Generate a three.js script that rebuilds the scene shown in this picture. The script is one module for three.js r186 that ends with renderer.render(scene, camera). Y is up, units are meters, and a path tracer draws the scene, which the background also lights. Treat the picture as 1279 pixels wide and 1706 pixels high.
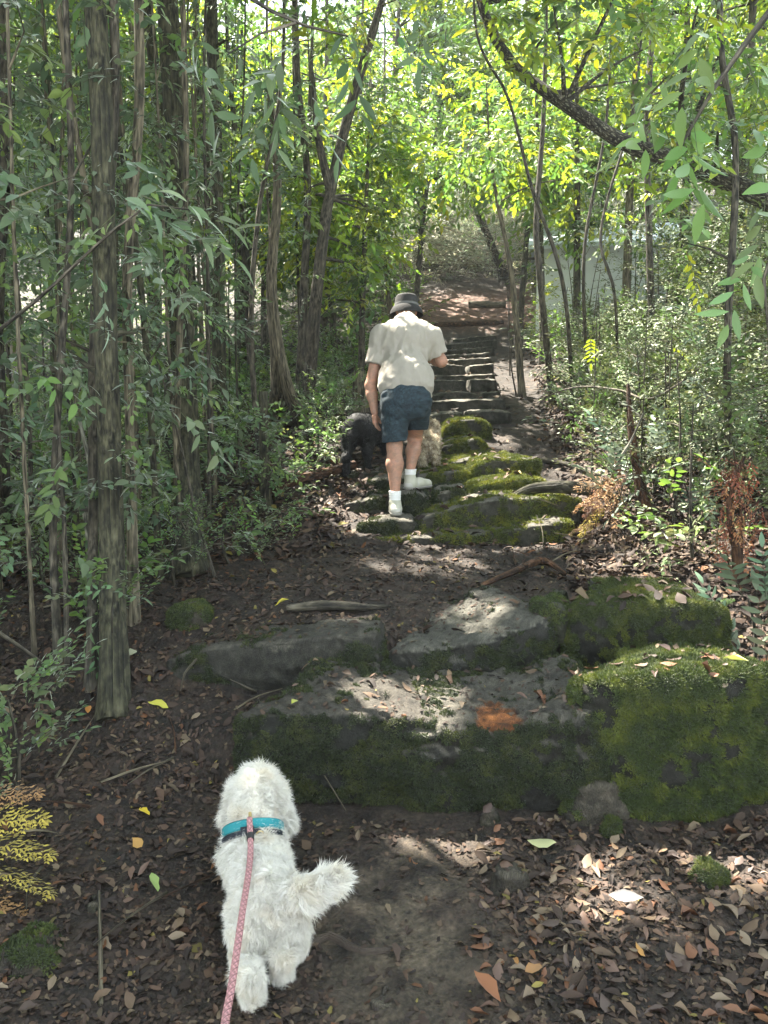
import * as THREE from 'three';
import { mergeGeometries } from 'three/addons/utils/BufferGeometryUtils.js';
import { createNoise3D, createNoise4D } from 'simplex-noise';

// ------------------------------------------------------------------ camera, sky, sun, exposure
const scene = new THREE.Scene();
const CAM_Y = 1.75, PITCH = THREE.MathUtils.degToRad(7.36), FOCAL = 1339, CX = 639.5, CY = 853;
const camera = new THREE.PerspectiveCamera(65, 0.75, 0.05, 900);
camera.position.set(0, CAM_Y, 0);
camera.rotation.x = -PITCH;
const SUN_AZ = THREE.MathUtils.degToRad(-38), SUN_EL = THREE.MathUtils.degToRad(58);
const SUN = new THREE.Vector3(Math.sin(SUN_AZ) * Math.cos(SUN_EL), Math.sin(SUN_EL), -Math.cos(SUN_AZ) * Math.cos(SUN_EL));
{ // hazy bright summer sky: pale towards the horizon, a soft glow round the sun
  const W = 512, Hh = 256, data = new Float32Array(W * Hh * 4), v = new THREE.Vector3();
  for (let j = 0; j < Hh; j++) for (let i = 0; i < W; i++) {
    const el = (j + 0.5) / Hh * Math.PI - Math.PI / 2, az = (i + 0.5) / W * 2 * Math.PI - Math.PI; v.set(Math.cos(el) * Math.cos(az), Math.sin(el), Math.cos(el) * Math.sin(az));
    const h = Math.pow(Math.max(0, 1 - Math.max(0, v.y)), 2.2), g = Math.pow(Math.max(0, v.dot(SUN)), 12) * 0.4, o = (j * W + i) * 4;
    data[o] = 0.3 + 0.28 * h + g; data[o + 1] = 0.35 + 0.25 * h + g * 0.95; data[o + 2] = 0.42 + 0.19 * h + g * 0.86; data[o + 3] = 1;
  }
  const t = new THREE.DataTexture(data, W, Hh, THREE.RGBAFormat, THREE.FloatType); t.mapping = THREE.EquirectangularReflectionMapping; t.magFilter = THREE.LinearFilter; t.needsUpdate = true; scene.background = t; scene.environment = t;
}
const sun = new THREE.DirectionalLight(new THREE.Color().setRGB(1, 0.93, 0.8), 5);
sun.position.copy(SUN).multiplyScalar(60); sun.castShadow = true;
sun.shadow.camera.left = sun.shadow.camera.bottom = -30; sun.shadow.camera.right = sun.shadow.camera.top = 30; sun.shadow.camera.far = 200;
sun.shadow.mapSize.set(4096, 4096);
scene.add(sun, sun.target);
const renderer = new THREE.WebGLRenderer();
renderer.toneMapping = THREE.LinearToneMapping;
renderer.toneMappingExposure = 7.8;
renderer.shadowMap.enabled = true;

// ------------------------------------------------------------------ helpers
function rngOf(seed) { let s = seed | 0; return () => { s = (s + 0x6d2b79f5) | 0; let t = Math.imul(s ^ (s >>> 15), 1 | s); t = (t + Math.imul(t ^ (t >>> 7), 61 | t)) ^ t; return ((t ^ (t >>> 14)) >>> 0) / 4294967296; }; }
const R = rngOf(11);
const rr = (a, b, r = R) => a + (b - a) * r();
const gauss = (r = R) => (r() + r() + r() + r() - 2) * 0.866;
const n3 = createNoise3D(rngOf(5));
const fbm = (x, y, z, o = 4) => { let s = 0, a = 0.5; for (let i = 0; i < o; i++) { s += a * n3(x, y, z); x = x * 2.03 + 7.1; y = y * 2.03 + 3.3; z = z * 2.03 + 1.7; a *= 0.5; } return s; };
const V = (x, y, z) => new THREE.Vector3(x, y, z);
const { lerp, clamp, smoothstep } = THREE.MathUtils;
const sstep = (x, a, b) => smoothstep(x, a, b);
const cp = Math.cos(PITCH), sp = Math.sin(PITCH);
// the point at horizontal distance d that the photograph shows at pixel (px, py)
function at(px, py, d) {
  const x = px - CX, y = -(py - CY), yy = y * cp - FOCAL * sp, zz = -y * sp - FOCAL * cp, s = d / -zz;
  return V(x * s, CAM_Y + yy * s, -d);
}
const names = new Map();
const numbered = (n) => { const k = names.get(n) ?? 0; names.set(n, k + 1); return k ? n + '_' + String(k).padStart(3, '0') : n; };
function tag(o, label, category, group, kind) { if (label) o.userData.label = label; if (category) o.userData.category = category; if (group) o.userData.group = group; if (kind) o.userData.kind = kind; return o; }
function thing(name, label, category, pos = V(0, 0, 0), group) { const g = new THREE.Group(); g.name = numbered(name); g.position.copy(pos); scene.add(g); return tag(g, label, category, group); }
function mesh(name, geo, mat, parent) { const m = new THREE.Mesh(geo, mat); m.name = parent ? name : numbered(name); m.castShadow = m.receiveShadow = true; (parent ?? scene).add(m); return m; }
function instanced(name, geo, mat, mats, cols, parent, kind = 'stuff') {
  const m = new THREE.InstancedMesh(geo, mat, Math.max(1, mats.length)); m.name = parent ? name : numbered(name); m.count = mats.length;
  mats.forEach((x, i) => { m.setMatrixAt(i, x); if (cols) m.setColorAt(i, cols[i]); });
  m.castShadow = m.receiveShadow = true; if (kind) m.userData.kind = kind;
  (parent ?? scene).add(m); return m;
}
const rgb = (r, g, b) => new THREE.Color().setRGB(r, g, b);
function local(geo, pos) { return geo.translate(-pos.x, -pos.y, -pos.z); }

// mesh collector
class Geo {
  constructor() { this.p = []; this.i = []; this.c = []; this.u = []; }
  v(x, y, z, c = [1, 1, 1], u = 0, w = 0) { this.p.push(x, y, z); this.c.push(c[0], c[1], c[2]); this.u.push(u, w); return this.p.length / 3 - 1; }
  t(a, b, c) { this.i.push(a, b, c); }
  build() { const g = new THREE.BufferGeometry(); g.setAttribute('position', new THREE.Float32BufferAttribute(this.p, 3)); g.setAttribute('color', new THREE.Float32BufferAttribute(this.c, 3)); g.setAttribute('uv', new THREE.Float32BufferAttribute(this.u, 2)); g.setIndex(this.i); g.computeVertexNormals(); return g; }
}
// one leaf into a collector: m places it; local leaf runs along +z, faces +y
const _p = V();
function leafInto(g, m, len, wid, { fold = 0.25, bend = 0.15, col = [1, 1, 1], fine = false, curl = 0 } = {}) {
  const rows = fine ? [[0, 0], [0.18, 0.62], [0.42, 1], [0.68, 0.8], [0.88, 0.36], [1, 0]] : [[0, 0], [0.24, 0.84], [0.6, 0.86], [1, 0]];
  let prev = null;
  for (const [t, w] of rows) {
    const z = t * len, drop = -bend * len * t * t, hw = w * wid / 2, up = fold * hw + curl * hw * w;
    const put = (x, y) => { _p.set(x, y + drop, z).applyMatrix4(m); return g.v(_p.x, _p.y, _p.z, col, x / wid + 0.5, t); };
    const row = w === 0 ? [put(0, 0)] : [put(-hw, up), put(0, 0), put(hw, up)];
    if (prev) {
      if (prev.length === 1 && row.length === 3) { g.t(prev[0], row[0], row[1]); g.t(prev[0], row[1], row[2]); }
      else if (prev.length === 3 && row.length === 1) { g.t(prev[0], row[0], prev[1]); g.t(prev[1], row[0], prev[2]); }
      else for (let k = 0; k < 2; k++) { g.t(prev[k], row[k], row[k + 1]); g.t(prev[k], row[k + 1], prev[k + 1]); }
    }
    prev = row;
  }
}
function basis(pos, dir, up, s = 1) {   // z along dir, y near up
  const z = dir.clone().normalize(), x = up.clone().cross(z); if (x.lengthSq() < 1e-6) x.set(1, 0, 0); x.normalize(); const y = z.clone().cross(x);
  return new THREE.Matrix4().makeBasis(x.multiplyScalar(s), y.multiplyScalar(s), z.multiplyScalar(s)).setPosition(pos);
}
// tapered tube through points
function tube(pts, rads, { radial = 8, step = 0.12, rough = 0.08, seed = 1, closed = true, flare = 0 } = {}) {
  const curve = new THREE.CatmullRomCurve3(pts, false, 'centripetal'), L = curve.getLength(), n = Math.max(2, Math.min(160, Math.ceil(L / step)));
  const g = new Geo(); let nx = null, last = null;
  for (let i = 0; i <= n; i++) {
    const t = i / n, p = curve.getPointAt(t), tan = curve.getTangentAt(t);
    if (!nx) { nx = Math.abs(tan.y) > 0.9 ? V(1, 0, 0) : V(0, 1, 0); }
    nx.addScaledVector(tan, -nx.dot(tan)).normalize(); const ny = tan.clone().cross(nx);
    const k = t * (rads.length - 1), k0 = Math.min(rads.length - 2, Math.floor(k)), r = lerp(rads[k0], rads[k0 + 1], k - k0) * (1 + flare * Math.exp(-t * L / 0.18));
    const row = [];
    for (let j = 0; j <= radial; j++) {
      const a = (j % radial) / radial * Math.PI * 2, ca = Math.cos(a), sa = Math.sin(a);
      const f = r * (1 + rough * 2 * fbm(ca * 1.3 + seed * 9.1, sa * 1.3, t * L * 2.2, 3));
      const q = p.clone().addScaledVector(nx, ca * f).addScaledVector(ny, sa * f);
      row.push(g.v(q.x, q.y, q.z, [1, 1, 1], j / radial * Math.PI * 2 * rads[0], t * L));
    }
    if (last) for (let j = 0; j < radial; j++) { g.t(last[j], last[j + 1], row[j]); g.t(last[j + 1], row[j + 1], row[j]); }
    last = row;
    if (closed && (i === 0 || i === n)) { const c = g.v(p.x, p.y, p.z, [1, 1, 1], 0, t * L); for (let j = 0; j < radial; j++) i ? g.t(c, row[j], row[j + 1]) : g.t(c, row[j + 1], row[j]); }
  }
  return g.build();
}
// signed-distance mesher (surface nets)
function meshSDF(f, lo, hi, cell) {
  const nx = Math.ceil((hi.x - lo.x) / cell) + 1, ny = Math.ceil((hi.y - lo.y) / cell) + 1, nz = Math.ceil((hi.z - lo.z) / cell) + 1;
  const F = new Float32Array(nx * ny * nz), id = (i, j, k) => i + nx * (j + ny * k);
  for (let k = 0; k < nz; k++) for (let j = 0; j < ny; j++) for (let i = 0; i < nx; i++) F[id(i, j, k)] = f(lo.x + i * cell, lo.y + j * cell, lo.z + k * cell);
  const vid = new Int32Array(nx * ny * nz).fill(-1), pos = [], idx = [];
  for (let k = 0; k < nz - 1; k++) for (let j = 0; j < ny - 1; j++) for (let i = 0; i < nx - 1; i++) {
    let s = 0, ax = 0, ay = 0, az = 0, m = 0; const v = [];
    for (let c = 0; c < 8; c++) { const w = F[id(i + (c & 1), j + (c >> 1 & 1), k + (c >> 2))]; v.push(w); if (w < 0) m++; }
    if (m === 0 || m === 8) continue;
    for (let a = 0; a < 8; a++) for (const b of [1, 2, 4]) if (!(a & b)) { const p = v[a], q = v[a | b]; if ((p < 0) !== (q < 0)) { const t = p / (p - q); ax += (a & 1) + (b === 1 ? t : 0); ay += (a >> 1 & 1) + (b === 2 ? t : 0); az += (a >> 2) + (b === 4 ? t : 0); s++; } }
    vid[id(i, j, k)] = pos.length / 3; pos.push(lo.x + (i + ax / s) * cell, lo.y + (j + ay / s) * cell, lo.z + (k + az / s) * cell);
  }
  const quad = (a, b, c, d, flip) => { if (a < 0 || b < 0 || c < 0 || d < 0) return; flip ? idx.push(a, c, b, a, d, c) : idx.push(a, b, c, a, c, d); };
  for (let k = 1; k < nz - 1; k++) for (let j = 1; j < ny - 1; j++) for (let i = 1; i < nx - 1; i++) {
    const o = F[id(i, j, k)] < 0;
    if (o !== F[id(i + 1, j, k)] < 0) quad(vid[id(i, j - 1, k - 1)], vid[id(i, j, k - 1)], vid[id(i, j, k)], vid[id(i, j - 1, k)], !o);
    if (o !== F[id(i, j + 1, k)] < 0) quad(vid[id(i - 1, j, k - 1)], vid[id(i - 1, j, k)], vid[id(i, j, k)], vid[id(i, j, k - 1)], !o);
    if (o !== F[id(i, j, k + 1)] < 0) quad(vid[id(i - 1, j - 1, k)], vid[id(i, j - 1, k)], vid[id(i, j, k)], vid[id(i - 1, j, k)], !o);
  }
  const g = new THREE.BufferGeometry(); g.setAttribute('position', new THREE.Float32BufferAttribute(pos, 3)); g.setIndex(idx); g.computeVertexNormals();
  g.setAttribute('uv', new THREE.Float32BufferAttribute(new Float32Array(pos.length / 3 * 2).map((_, i) => (i & 1 ? pos[(i >> 1) * 3 + 1] : pos[(i >> 1) * 3] + pos[(i >> 1) * 3 + 2])), 2));
  return g;
}
const smin = (a, b, k) => { const h = Math.max(k - Math.abs(a - b), 0) / k; return Math.min(a, b) - h * h * k * 0.25; };
function cone(a, b, ra, rb) {   // tapered capsule distance
  const bx = b.x - a.x, by = b.y - a.y, bz = b.z - a.z, l2 = bx * bx + by * by + bz * bz;
  return (x, y, z) => { const px = x - a.x, py = y - a.y, pz = z - a.z; let t = (px * bx + py * by + pz * bz) / l2; t = t < 0 ? 0 : t > 1 ? 1 : t; const dx = px - bx * t, dy = py - by * t, dz = pz - bz * t; return Math.sqrt(dx * dx + dy * dy + dz * dz) - (ra + (rb - ra) * t); };
}
const ball = (c, rx, ry = rx, rz = rx) => (x, y, z) => { const a = (x - c.x) / rx, b = (y - c.y) / ry, d = (z - c.z) / rz, l = Math.sqrt(a * a + b * b + d * d); return (l - 1) * Math.min(rx, ry, rz); };
const blend = (k, ...fs) => (x, y, z) => { let d = fs[0](x, y, z); for (let i = 1; i < fs.length; i++) d = smin(d, fs[i](x, y, z), k); return d; };

// ------------------------------------------------------------------ textures and materials
function noiseTex(w, h, fn, srgb = true) {
  const data = new Uint8Array(w * h * 4);
  for (let y = 0; y < h; y++) for (let x = 0; x < w; x++) { const c = fn(x / w, y / h), o = (y * w + x) * 4; for (let k = 0; k < 3; k++) data[o + k] = clamp(Math.round((Array.isArray(c) ? c[k] : c) * 255), 0, 255); data[o + 3] = 255; }
  const t = new THREE.DataTexture(data, w, h); t.wrapS = t.wrapT = THREE.RepeatWrapping; t.magFilter = THREE.LinearFilter; t.minFilter = THREE.LinearMipmapLinearFilter; if (srgb) t.colorSpace = THREE.SRGBColorSpace; t.needsUpdate = true; return t;
}
// noise on a torus, so that it tiles
const n4 = createNoise4D(rngOf(6));
const tile = (u, v, f, s, o = 3) => { const a = u * Math.PI * 2, b = v * Math.PI * 2; let t = 0, k = 0.5, q = f; for (let i = 0; i < o; i++) { t += k * n4(Math.cos(a) * q + s, Math.sin(a) * q, Math.cos(b) * q, Math.sin(b) * q + s * 1.7); q *= 2.03; k *= 0.5; } return t; };
const soilTex = noiseTex(768, 768, (u, v) => { const a = tile(u, v, 1.6, 1, 5), b = tile(u, v, 9, 4, 4), k = 0.62 + 0.42 * a + 0.34 * b; return [k, k * 0.95 + 0.01, k * 0.92]; });
const soilBump = noiseTex(768, 768, (u, v) => 0.5 + 0.45 * tile(u, v, 1.8, 2, 5) + 0.3 * tile(u, v, 12, 6, 3), false);
const rockTex = noiseTex(768, 768, (u, v) => { const a = tile(u, v, 1.2, 3, 5), b = tile(u, v, 12, 5, 3), k = 0.72 + 0.34 * a + 0.4 * b; return [k, k, k * 0.97]; });
const rockBump = noiseTex(768, 768, (u, v) => 0.5 + 0.3 * tile(u, v, 2, 8, 4) + 0.5 * tile(u, v, 13, 2, 3), false);
const barkTex = noiseTex(256, 512, (u, v) => { const a = tile(u, v, 1.1, 7, 4) * 1.1, s = fbm(Math.cos(u * 6.283) * 3.2, Math.sin(u * 6.283) * 3.2, Math.sin(v * 6.283) * 1.6 + 0.5 * Math.cos(v * 12.566), 4), l = sstep(tile(u, v, 1.3, 41, 3), 0.1, 0.3), k = lerp(0.6 + a * 0.55 + s * 0.36, 0.85 + s * 0.2, l * 0.6); return [k, k * 0.99, k * 0.94]; });
const lichenTex = noiseTex(256, 512, (u, v) => { const a = tile(u, v, 1.4, 17, 4), k = 0.45 + a * 0.5, l = sstep(tile(u, v, 1.7, 27, 3), 0.12, 0.22); return [lerp(k, 0.95, l), lerp(k * 0.97, 0.97, l), lerp(k * 0.9, 0.9, l)]; });
const barkBump = noiseTex(256, 512, (u, v) => 0.5 + 0.7 * fbm(Math.cos(u * 6.283) * 3.2, Math.sin(u * 6.283) * 3.2, Math.sin(v * 6.283) * 1.6 + 0.5 * Math.cos(v * 12.566), 4) + 0.25 * tile(u, v, 4, 3, 3), false);
const weave = noiseTex(256, 256, (u, v) => 0.5 + 0.25 * Math.sin(u * 6.283 * 64) * Math.sin(v * 6.283 * 64) + 0.3 * tile(u, v, 2, 3, 3), false);
const denimTex = noiseTex(256, 256, (u, v) => { const k = 0.75 + 0.22 * Math.sin((u * 40 + v * 40) * 6.283) * 0.5 + 0.35 * tile(u, v, 1.5, 2, 4); return [k * 0.95, k, k]; });
const rep = (t, x, y = x) => { const c = t.clone(); c.repeat.set(x, y); c.needsUpdate = true; return c; };
const std = (o) => new THREE.MeshStandardMaterial({ roughness: 0.9, metalness: 0, ...o });
const phys = (o) => new THREE.MeshPhysicalMaterial({ roughness: 0.95, metalness: 0, ...o });
const M = {
  ground: std({ vertexColors: true, map: rep(soilTex, 0.7), bumpMap: rep(soilBump, 0.7), bumpScale: 0.02, roughness: 0.85 }),
  rock: std({ vertexColors: true, map: rep(rockTex, 2.3), bumpMap: rep(rockBump, 2.3), bumpScale: 0.014, roughness: 0.86 }),
  bark: std({ color: rgb(0.17, 0.15, 0.125), map: rep(barkTex, 2.2, 1.05), bumpMap: rep(barkBump, 2.2, 1.05), bumpScale: 0.012 }),
  barkMoss: std({ color: rgb(0.125, 0.12, 0.08), map: rep(barkTex, 2.2, 1.05), bumpMap: rep(barkBump, 2.2, 1.05), bumpScale: 0.014 }),
  barkLichen: std({ color: rgb(0.2, 0.185, 0.155), map: rep(lichenTex, 2.2, 2.2), bumpMap: rep(barkBump, 2.2, 1.05), bumpScale: 0.01 }),
  barkPale: std({ color: rgb(0.3, 0.26, 0.2), map: rep(barkTex, 3, 0.7), bumpMap: rep(barkBump, 3, 0.7), bumpScale: 0.008 }),
  barkGrey: std({ color: rgb(0.42, 0.41, 0.37), map: rep(barkTex, 3, 1), bumpMap: rep(barkBump, 3, 1), bumpScale: 0.006 }),
  barkRed: std({ color: rgb(0.17, 0.085, 0.05), map: rep(barkTex, 3, 1.4), bumpMap: rep(barkBump, 3, 1.4), bumpScale: 0.012 }),
  leaf: phys({ vertexColors: true, transmission: 0.55, roughness: 0.95, clearcoat: 0.3, clearcoatRoughness: 0.45 }),
  gloss: phys({ vertexColors: true, transmission: 0.25, roughness: 0.9, clearcoat: 0.45, clearcoatRoughness: 0.35 }),
  dead: phys({ vertexColors: true, transmission: 0.2, roughness: 0.95 }),
  litter: std({ vertexColors: true, roughness: 0.8 }),
  moss: phys({ vertexColors: true, transmission: 0.25, roughness: 1 }),
  fur: phys({ vertexColors: true, roughness: 0.95, transmission: 0.35 }),
};

// ------------------------------------------------------------------ terrain
const PROF = [[-15, -0.6], [0, -0.02], [2, 0], [3.1, 0.05], [3.42, 0.1], [3.72, 0.3], [3.88, 0.35], [4.04, 0.56], [4.4, 0.655], [5.06, 0.7], [5.9, 0.75], [6.2, 0.8], [7, 1.06], [7.5, 1.16], [8, 1.27], [8.6, 1.42], [9.2, 1.55], [9.9, 1.7], [10.5, 1.8], [11.2, 1.97], [12.5, 2.25], [14.6, 2.66], [16, 3.0], [17.2, 3.5], [19, 4.05], [21, 4.75], [30, 7.6], [60, 17], [100, 27], [200, 40]];
function prof(d) { for (let i = 1; i < PROF.length; i++) if (d < PROF[i][0]) { const [a, b] = PROF[i - 1], [c, e] = PROF[i]; return lerp(b, e, clamp((d - a) / (c - a), 0, 1)); } return PROF.at(-1)[1]; }
const SOFT = (d) => (prof(d - 0.6) + prof(d - 0.3) + prof(d) + prof(d + 0.3) + prof(d + 0.6)) / 5;
const pathX = (d) => d < 4 ? 0.25 : d < 6.3 ? lerp(0.25, 0.66, (d - 4) / 2.3) : 0.66 + Math.min(d - 6.3, 14) * 0.112;
function H(x, z) {
  const d = -z, u = x - pathX(d), hw = d < 5.5 ? 1.0 : 0.85, side = Math.max(0, Math.abs(u) - hw);
  let h = lerp(prof(d), SOFT(d), sstep(side, 0, 0.5));
  if (u < 0) h += -0.1 * Math.min(side, 7) * sstep(d, 2.5, 5) + 0.02 * side * (1 - sstep(d, 2, 4));
  else h += (0.34 * Math.min(side, 3.4) + 0.05 * Math.max(0, side - 3.4)) * sstep(d, 3, 6.5) + 0.07 * side * (1 - sstep(d, 3, 5));
  h += 0.07 * fbm(x * 1.1, 3, z * 1.1, 3) * sstep(side, -0.2, 0.8) + 0.028 * fbm(x * 3.2, 8, z * 3.2, 3) + 0.012 * fbm(x * 11, 5, z * 11, 2);
  return h;
}
const nrm = (x, z, e = 0.04) => V(H(x - e, z) - H(x + e, z), 2 * e, H(x, z - e) - H(x, z + e)).normalize();
function groundAt(px, py, d0 = 1, d1 = 40) { for (let d = d0; d < d1; d += 0.02) { const p = at(px, py, d); if (p.y <= H(p.x, p.z)) return V(p.x, H(p.x, p.z), p.z); } const p = at(px, py, d1); return V(p.x, H(p.x, p.z), p.z); }

const ground = (() => {
  const NX = 420, NZ = 560, g = new Geo(), warp = (t, a, b) => a * Math.sinh(b * t) / Math.sinh(b);
  for (let j = 0; j <= NZ; j++) for (let i = 0; i <= NX; i++) {
    const x = warp(i / NX * 2 - 1, 160, 5.6) + 0.2, tz = j / NZ, d = -8 + (tz < 0.68 ? 8 + 1.2 + (tz / 0.68 - 0.12) * 12.5 : 20.2 + (Math.exp((tz - 0.68) * 14) - 1) * 2.1);
    const z = -d, h = H(x, z);
    const dry = sstep(fbm(x * 1.4 + 3, 0, z * 1.4, 3), 0.02, 0.32), sandy = Math.exp(-(((x - 0.06) / 0.3) ** 2 + ((d - 2.5) / 0.6) ** 2)) * sstep(fbm(x * 5, 4, z * 5, 3) + 0.3, 0, 0.3);
    const red = sstep(d, 16.2, 17.5) * (1 - sstep(d, 19.6, 21.5)) * (1 - sstep(Math.abs(x - pathX(d)), 1.2, 2.4));
    let c = [lerp(0.062, 0.1, dry), lerp(0.045, 0.073, dry), lerp(0.036, 0.058, dry)];
    const mixc = (q, k) => { c = c.map((v, n) => lerp(v, q[n], k)); };
    mixc([0.2, 0.165, 0.125], sandy * 0.95); mixc([0.3, 0.15, 0.1], red * 0.8); mixc([0.075, 0.065, 0.045], sstep(d, 20, 30) * 0.8);
    g.v(x, h, z, c, x, z);
  }
  for (let j = 0; j < NZ; j++) for (let i = 0; i < NX; i++) { const a = j * (NX + 1) + i, b = a + 1, c = a + NX + 1, e = c + 1; g.t(a, b, c); g.t(b, e, c); }
  const m = mesh('ground', g.build(), M.ground); m.userData.kind = 'structure'; m.userData.label = 'dark earth of the bush track with leaf litter'; return m;
})();

// heights of whatever lies on top, for scattering
const TOP = { x0: -3.5, d0: 0.8, c: 0.02, nx: 400, nz: 900 };
TOP.h = new Float32Array(TOP.nx * TOP.nz).fill(-99);
function raster(geo, off) {
  const p = geo.attributes.position, ix = geo.index.array;
  for (let t = 0; t < ix.length; t += 3) {
    const q = [0, 1, 2].map((k) => [(p.getX(ix[t + k]) + off.x - TOP.x0) / TOP.c, (-(p.getZ(ix[t + k]) + off.z) - TOP.d0) / TOP.c, p.getY(ix[t + k]) + off.y]);
    const [a, b, c] = q, den = (b[1] - c[1]) * (a[0] - c[0]) + (c[0] - b[0]) * (a[1] - c[1]); if (Math.abs(den) < 1e-9) continue;
    for (let j = Math.max(0, Math.ceil(Math.min(a[1], b[1], c[1]))); j <= Math.min(TOP.nz - 1, Math.max(a[1], b[1], c[1])); j++)
      for (let i = Math.max(0, Math.ceil(Math.min(a[0], b[0], c[0]))); i <= Math.min(TOP.nx - 1, Math.max(a[0], b[0], c[0])); i++) {
        const l = ((b[1] - c[1]) * (i - c[0]) + (c[0] - b[0]) * (j - c[1])) / den, m = ((c[1] - a[1]) * (i - c[0]) + (a[0] - c[0]) * (j - c[1])) / den, n = 1 - l - m;
        if (l < -1e-4 || m < -1e-4 || n < -1e-4) continue;
        const h = l * a[2] + m * b[2] + n * c[2], o = j * TOP.nx + i; if (h > TOP.h[o]) TOP.h[o] = h;
      }
  }
}
const topAt = (x, z) => { const i = Math.round((x - TOP.x0) / TOP.c), j = Math.round((-z - TOP.d0) / TOP.c), h = H(x, z); if (i < 0 || j < 0 || i >= TOP.nx || j >= TOP.nz) return h; return Math.max(h, TOP.h[j * TOP.nx + i]); };

// ------------------------------------------------------------------ stones
const mossTuft = (() => { const g = new Geo(), r = rngOf(77); for (let k = 0; k < 7; k++) { const a = r() * 6.28, l = rr(0.006, 0.013, r), w = 0.0035, x = rr(-0.007, 0.007, r), z = rr(-0.007, 0.007, r), c = rr(0.7, 1.25, r), dx = Math.cos(a), dz = Math.sin(a), cc = [c, c, c]; const A = g.v(x - dz * w, -0.002, z + dx * w, cc), B = g.v(x + dz * w, -0.002, z - dx * w, cc), C = g.v(x + dx * l * 0.7, l, z + dz * l * 0.7, cc); g.t(A, B, C); } return g.build(); })();
function mossOn(parent, geo, mask, n, scale, r) {
  const p = geo.attributes.position, nn = geo.attributes.normal, ix = geo.index.array, cum = []; let s = 0; const a = V(), b = V(), c = V();
  for (let t = 0; t < ix.length; t += 3) { a.fromBufferAttribute(p, ix[t]); b.fromBufferAttribute(p, ix[t + 1]); c.fromBufferAttribute(p, ix[t + 2]); const w = (mask[ix[t]] + mask[ix[t + 1]] + mask[ix[t + 2]]) / 3; s += b.clone().sub(a).cross(c.clone().sub(a)).length() * (w > 0.3 ? w : 0); cum.push(s); }
  if (s <= 0) return;
  const mats = [], cols = [], up = V(), col = geo.userData.mossColor;
  for (let k = 0; k < n; k++) {
    const q = r() * s; let lo = 0, hi = cum.length - 1; while (lo < hi) { const m = lo + hi >> 1; cum[m] < q ? lo = m + 1 : hi = m; }
    const t = lo * 3; let u = r(), v = r(); if (u + v > 1) { u = 1 - u; v = 1 - v; }
    a.fromBufferAttribute(p, ix[t]); b.fromBufferAttribute(p, ix[t + 1]); c.fromBufferAttribute(p, ix[t + 2]);
    const pos = a.clone().multiplyScalar(1 - u - v).addScaledVector(b, u).addScaledVector(c, v); up.fromBufferAttribute(nn, ix[t]); up.y += 0.25; up.normalize();
    const dir = V(gauss(r), gauss(r), gauss(r)).cross(up).normalize();
    mats.push(basis(pos, dir, up, scale * rr(0.6, 1.35, r)));
    const w = pos.clone().add(parent.position), f = fbm(w.x * 7, w.y * 7, w.z * 7, 3), f2 = rr(0.75, 1.25, r) * (1 + 0.5 * f), yl = sstep(f + rr(-0.2, 0.2, r), -0.1, 0.4) * col[3];
    cols.push(rgb(lerp(col[0], col[0] * 1.9, yl) * f2, lerp(col[1], col[1] * 1.5, yl) * f2, col[2] * f2));
  }
  instanced('moss', mossTuft, M.moss, mats, cols, parent);
}
let stoneSeed = 0;
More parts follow.
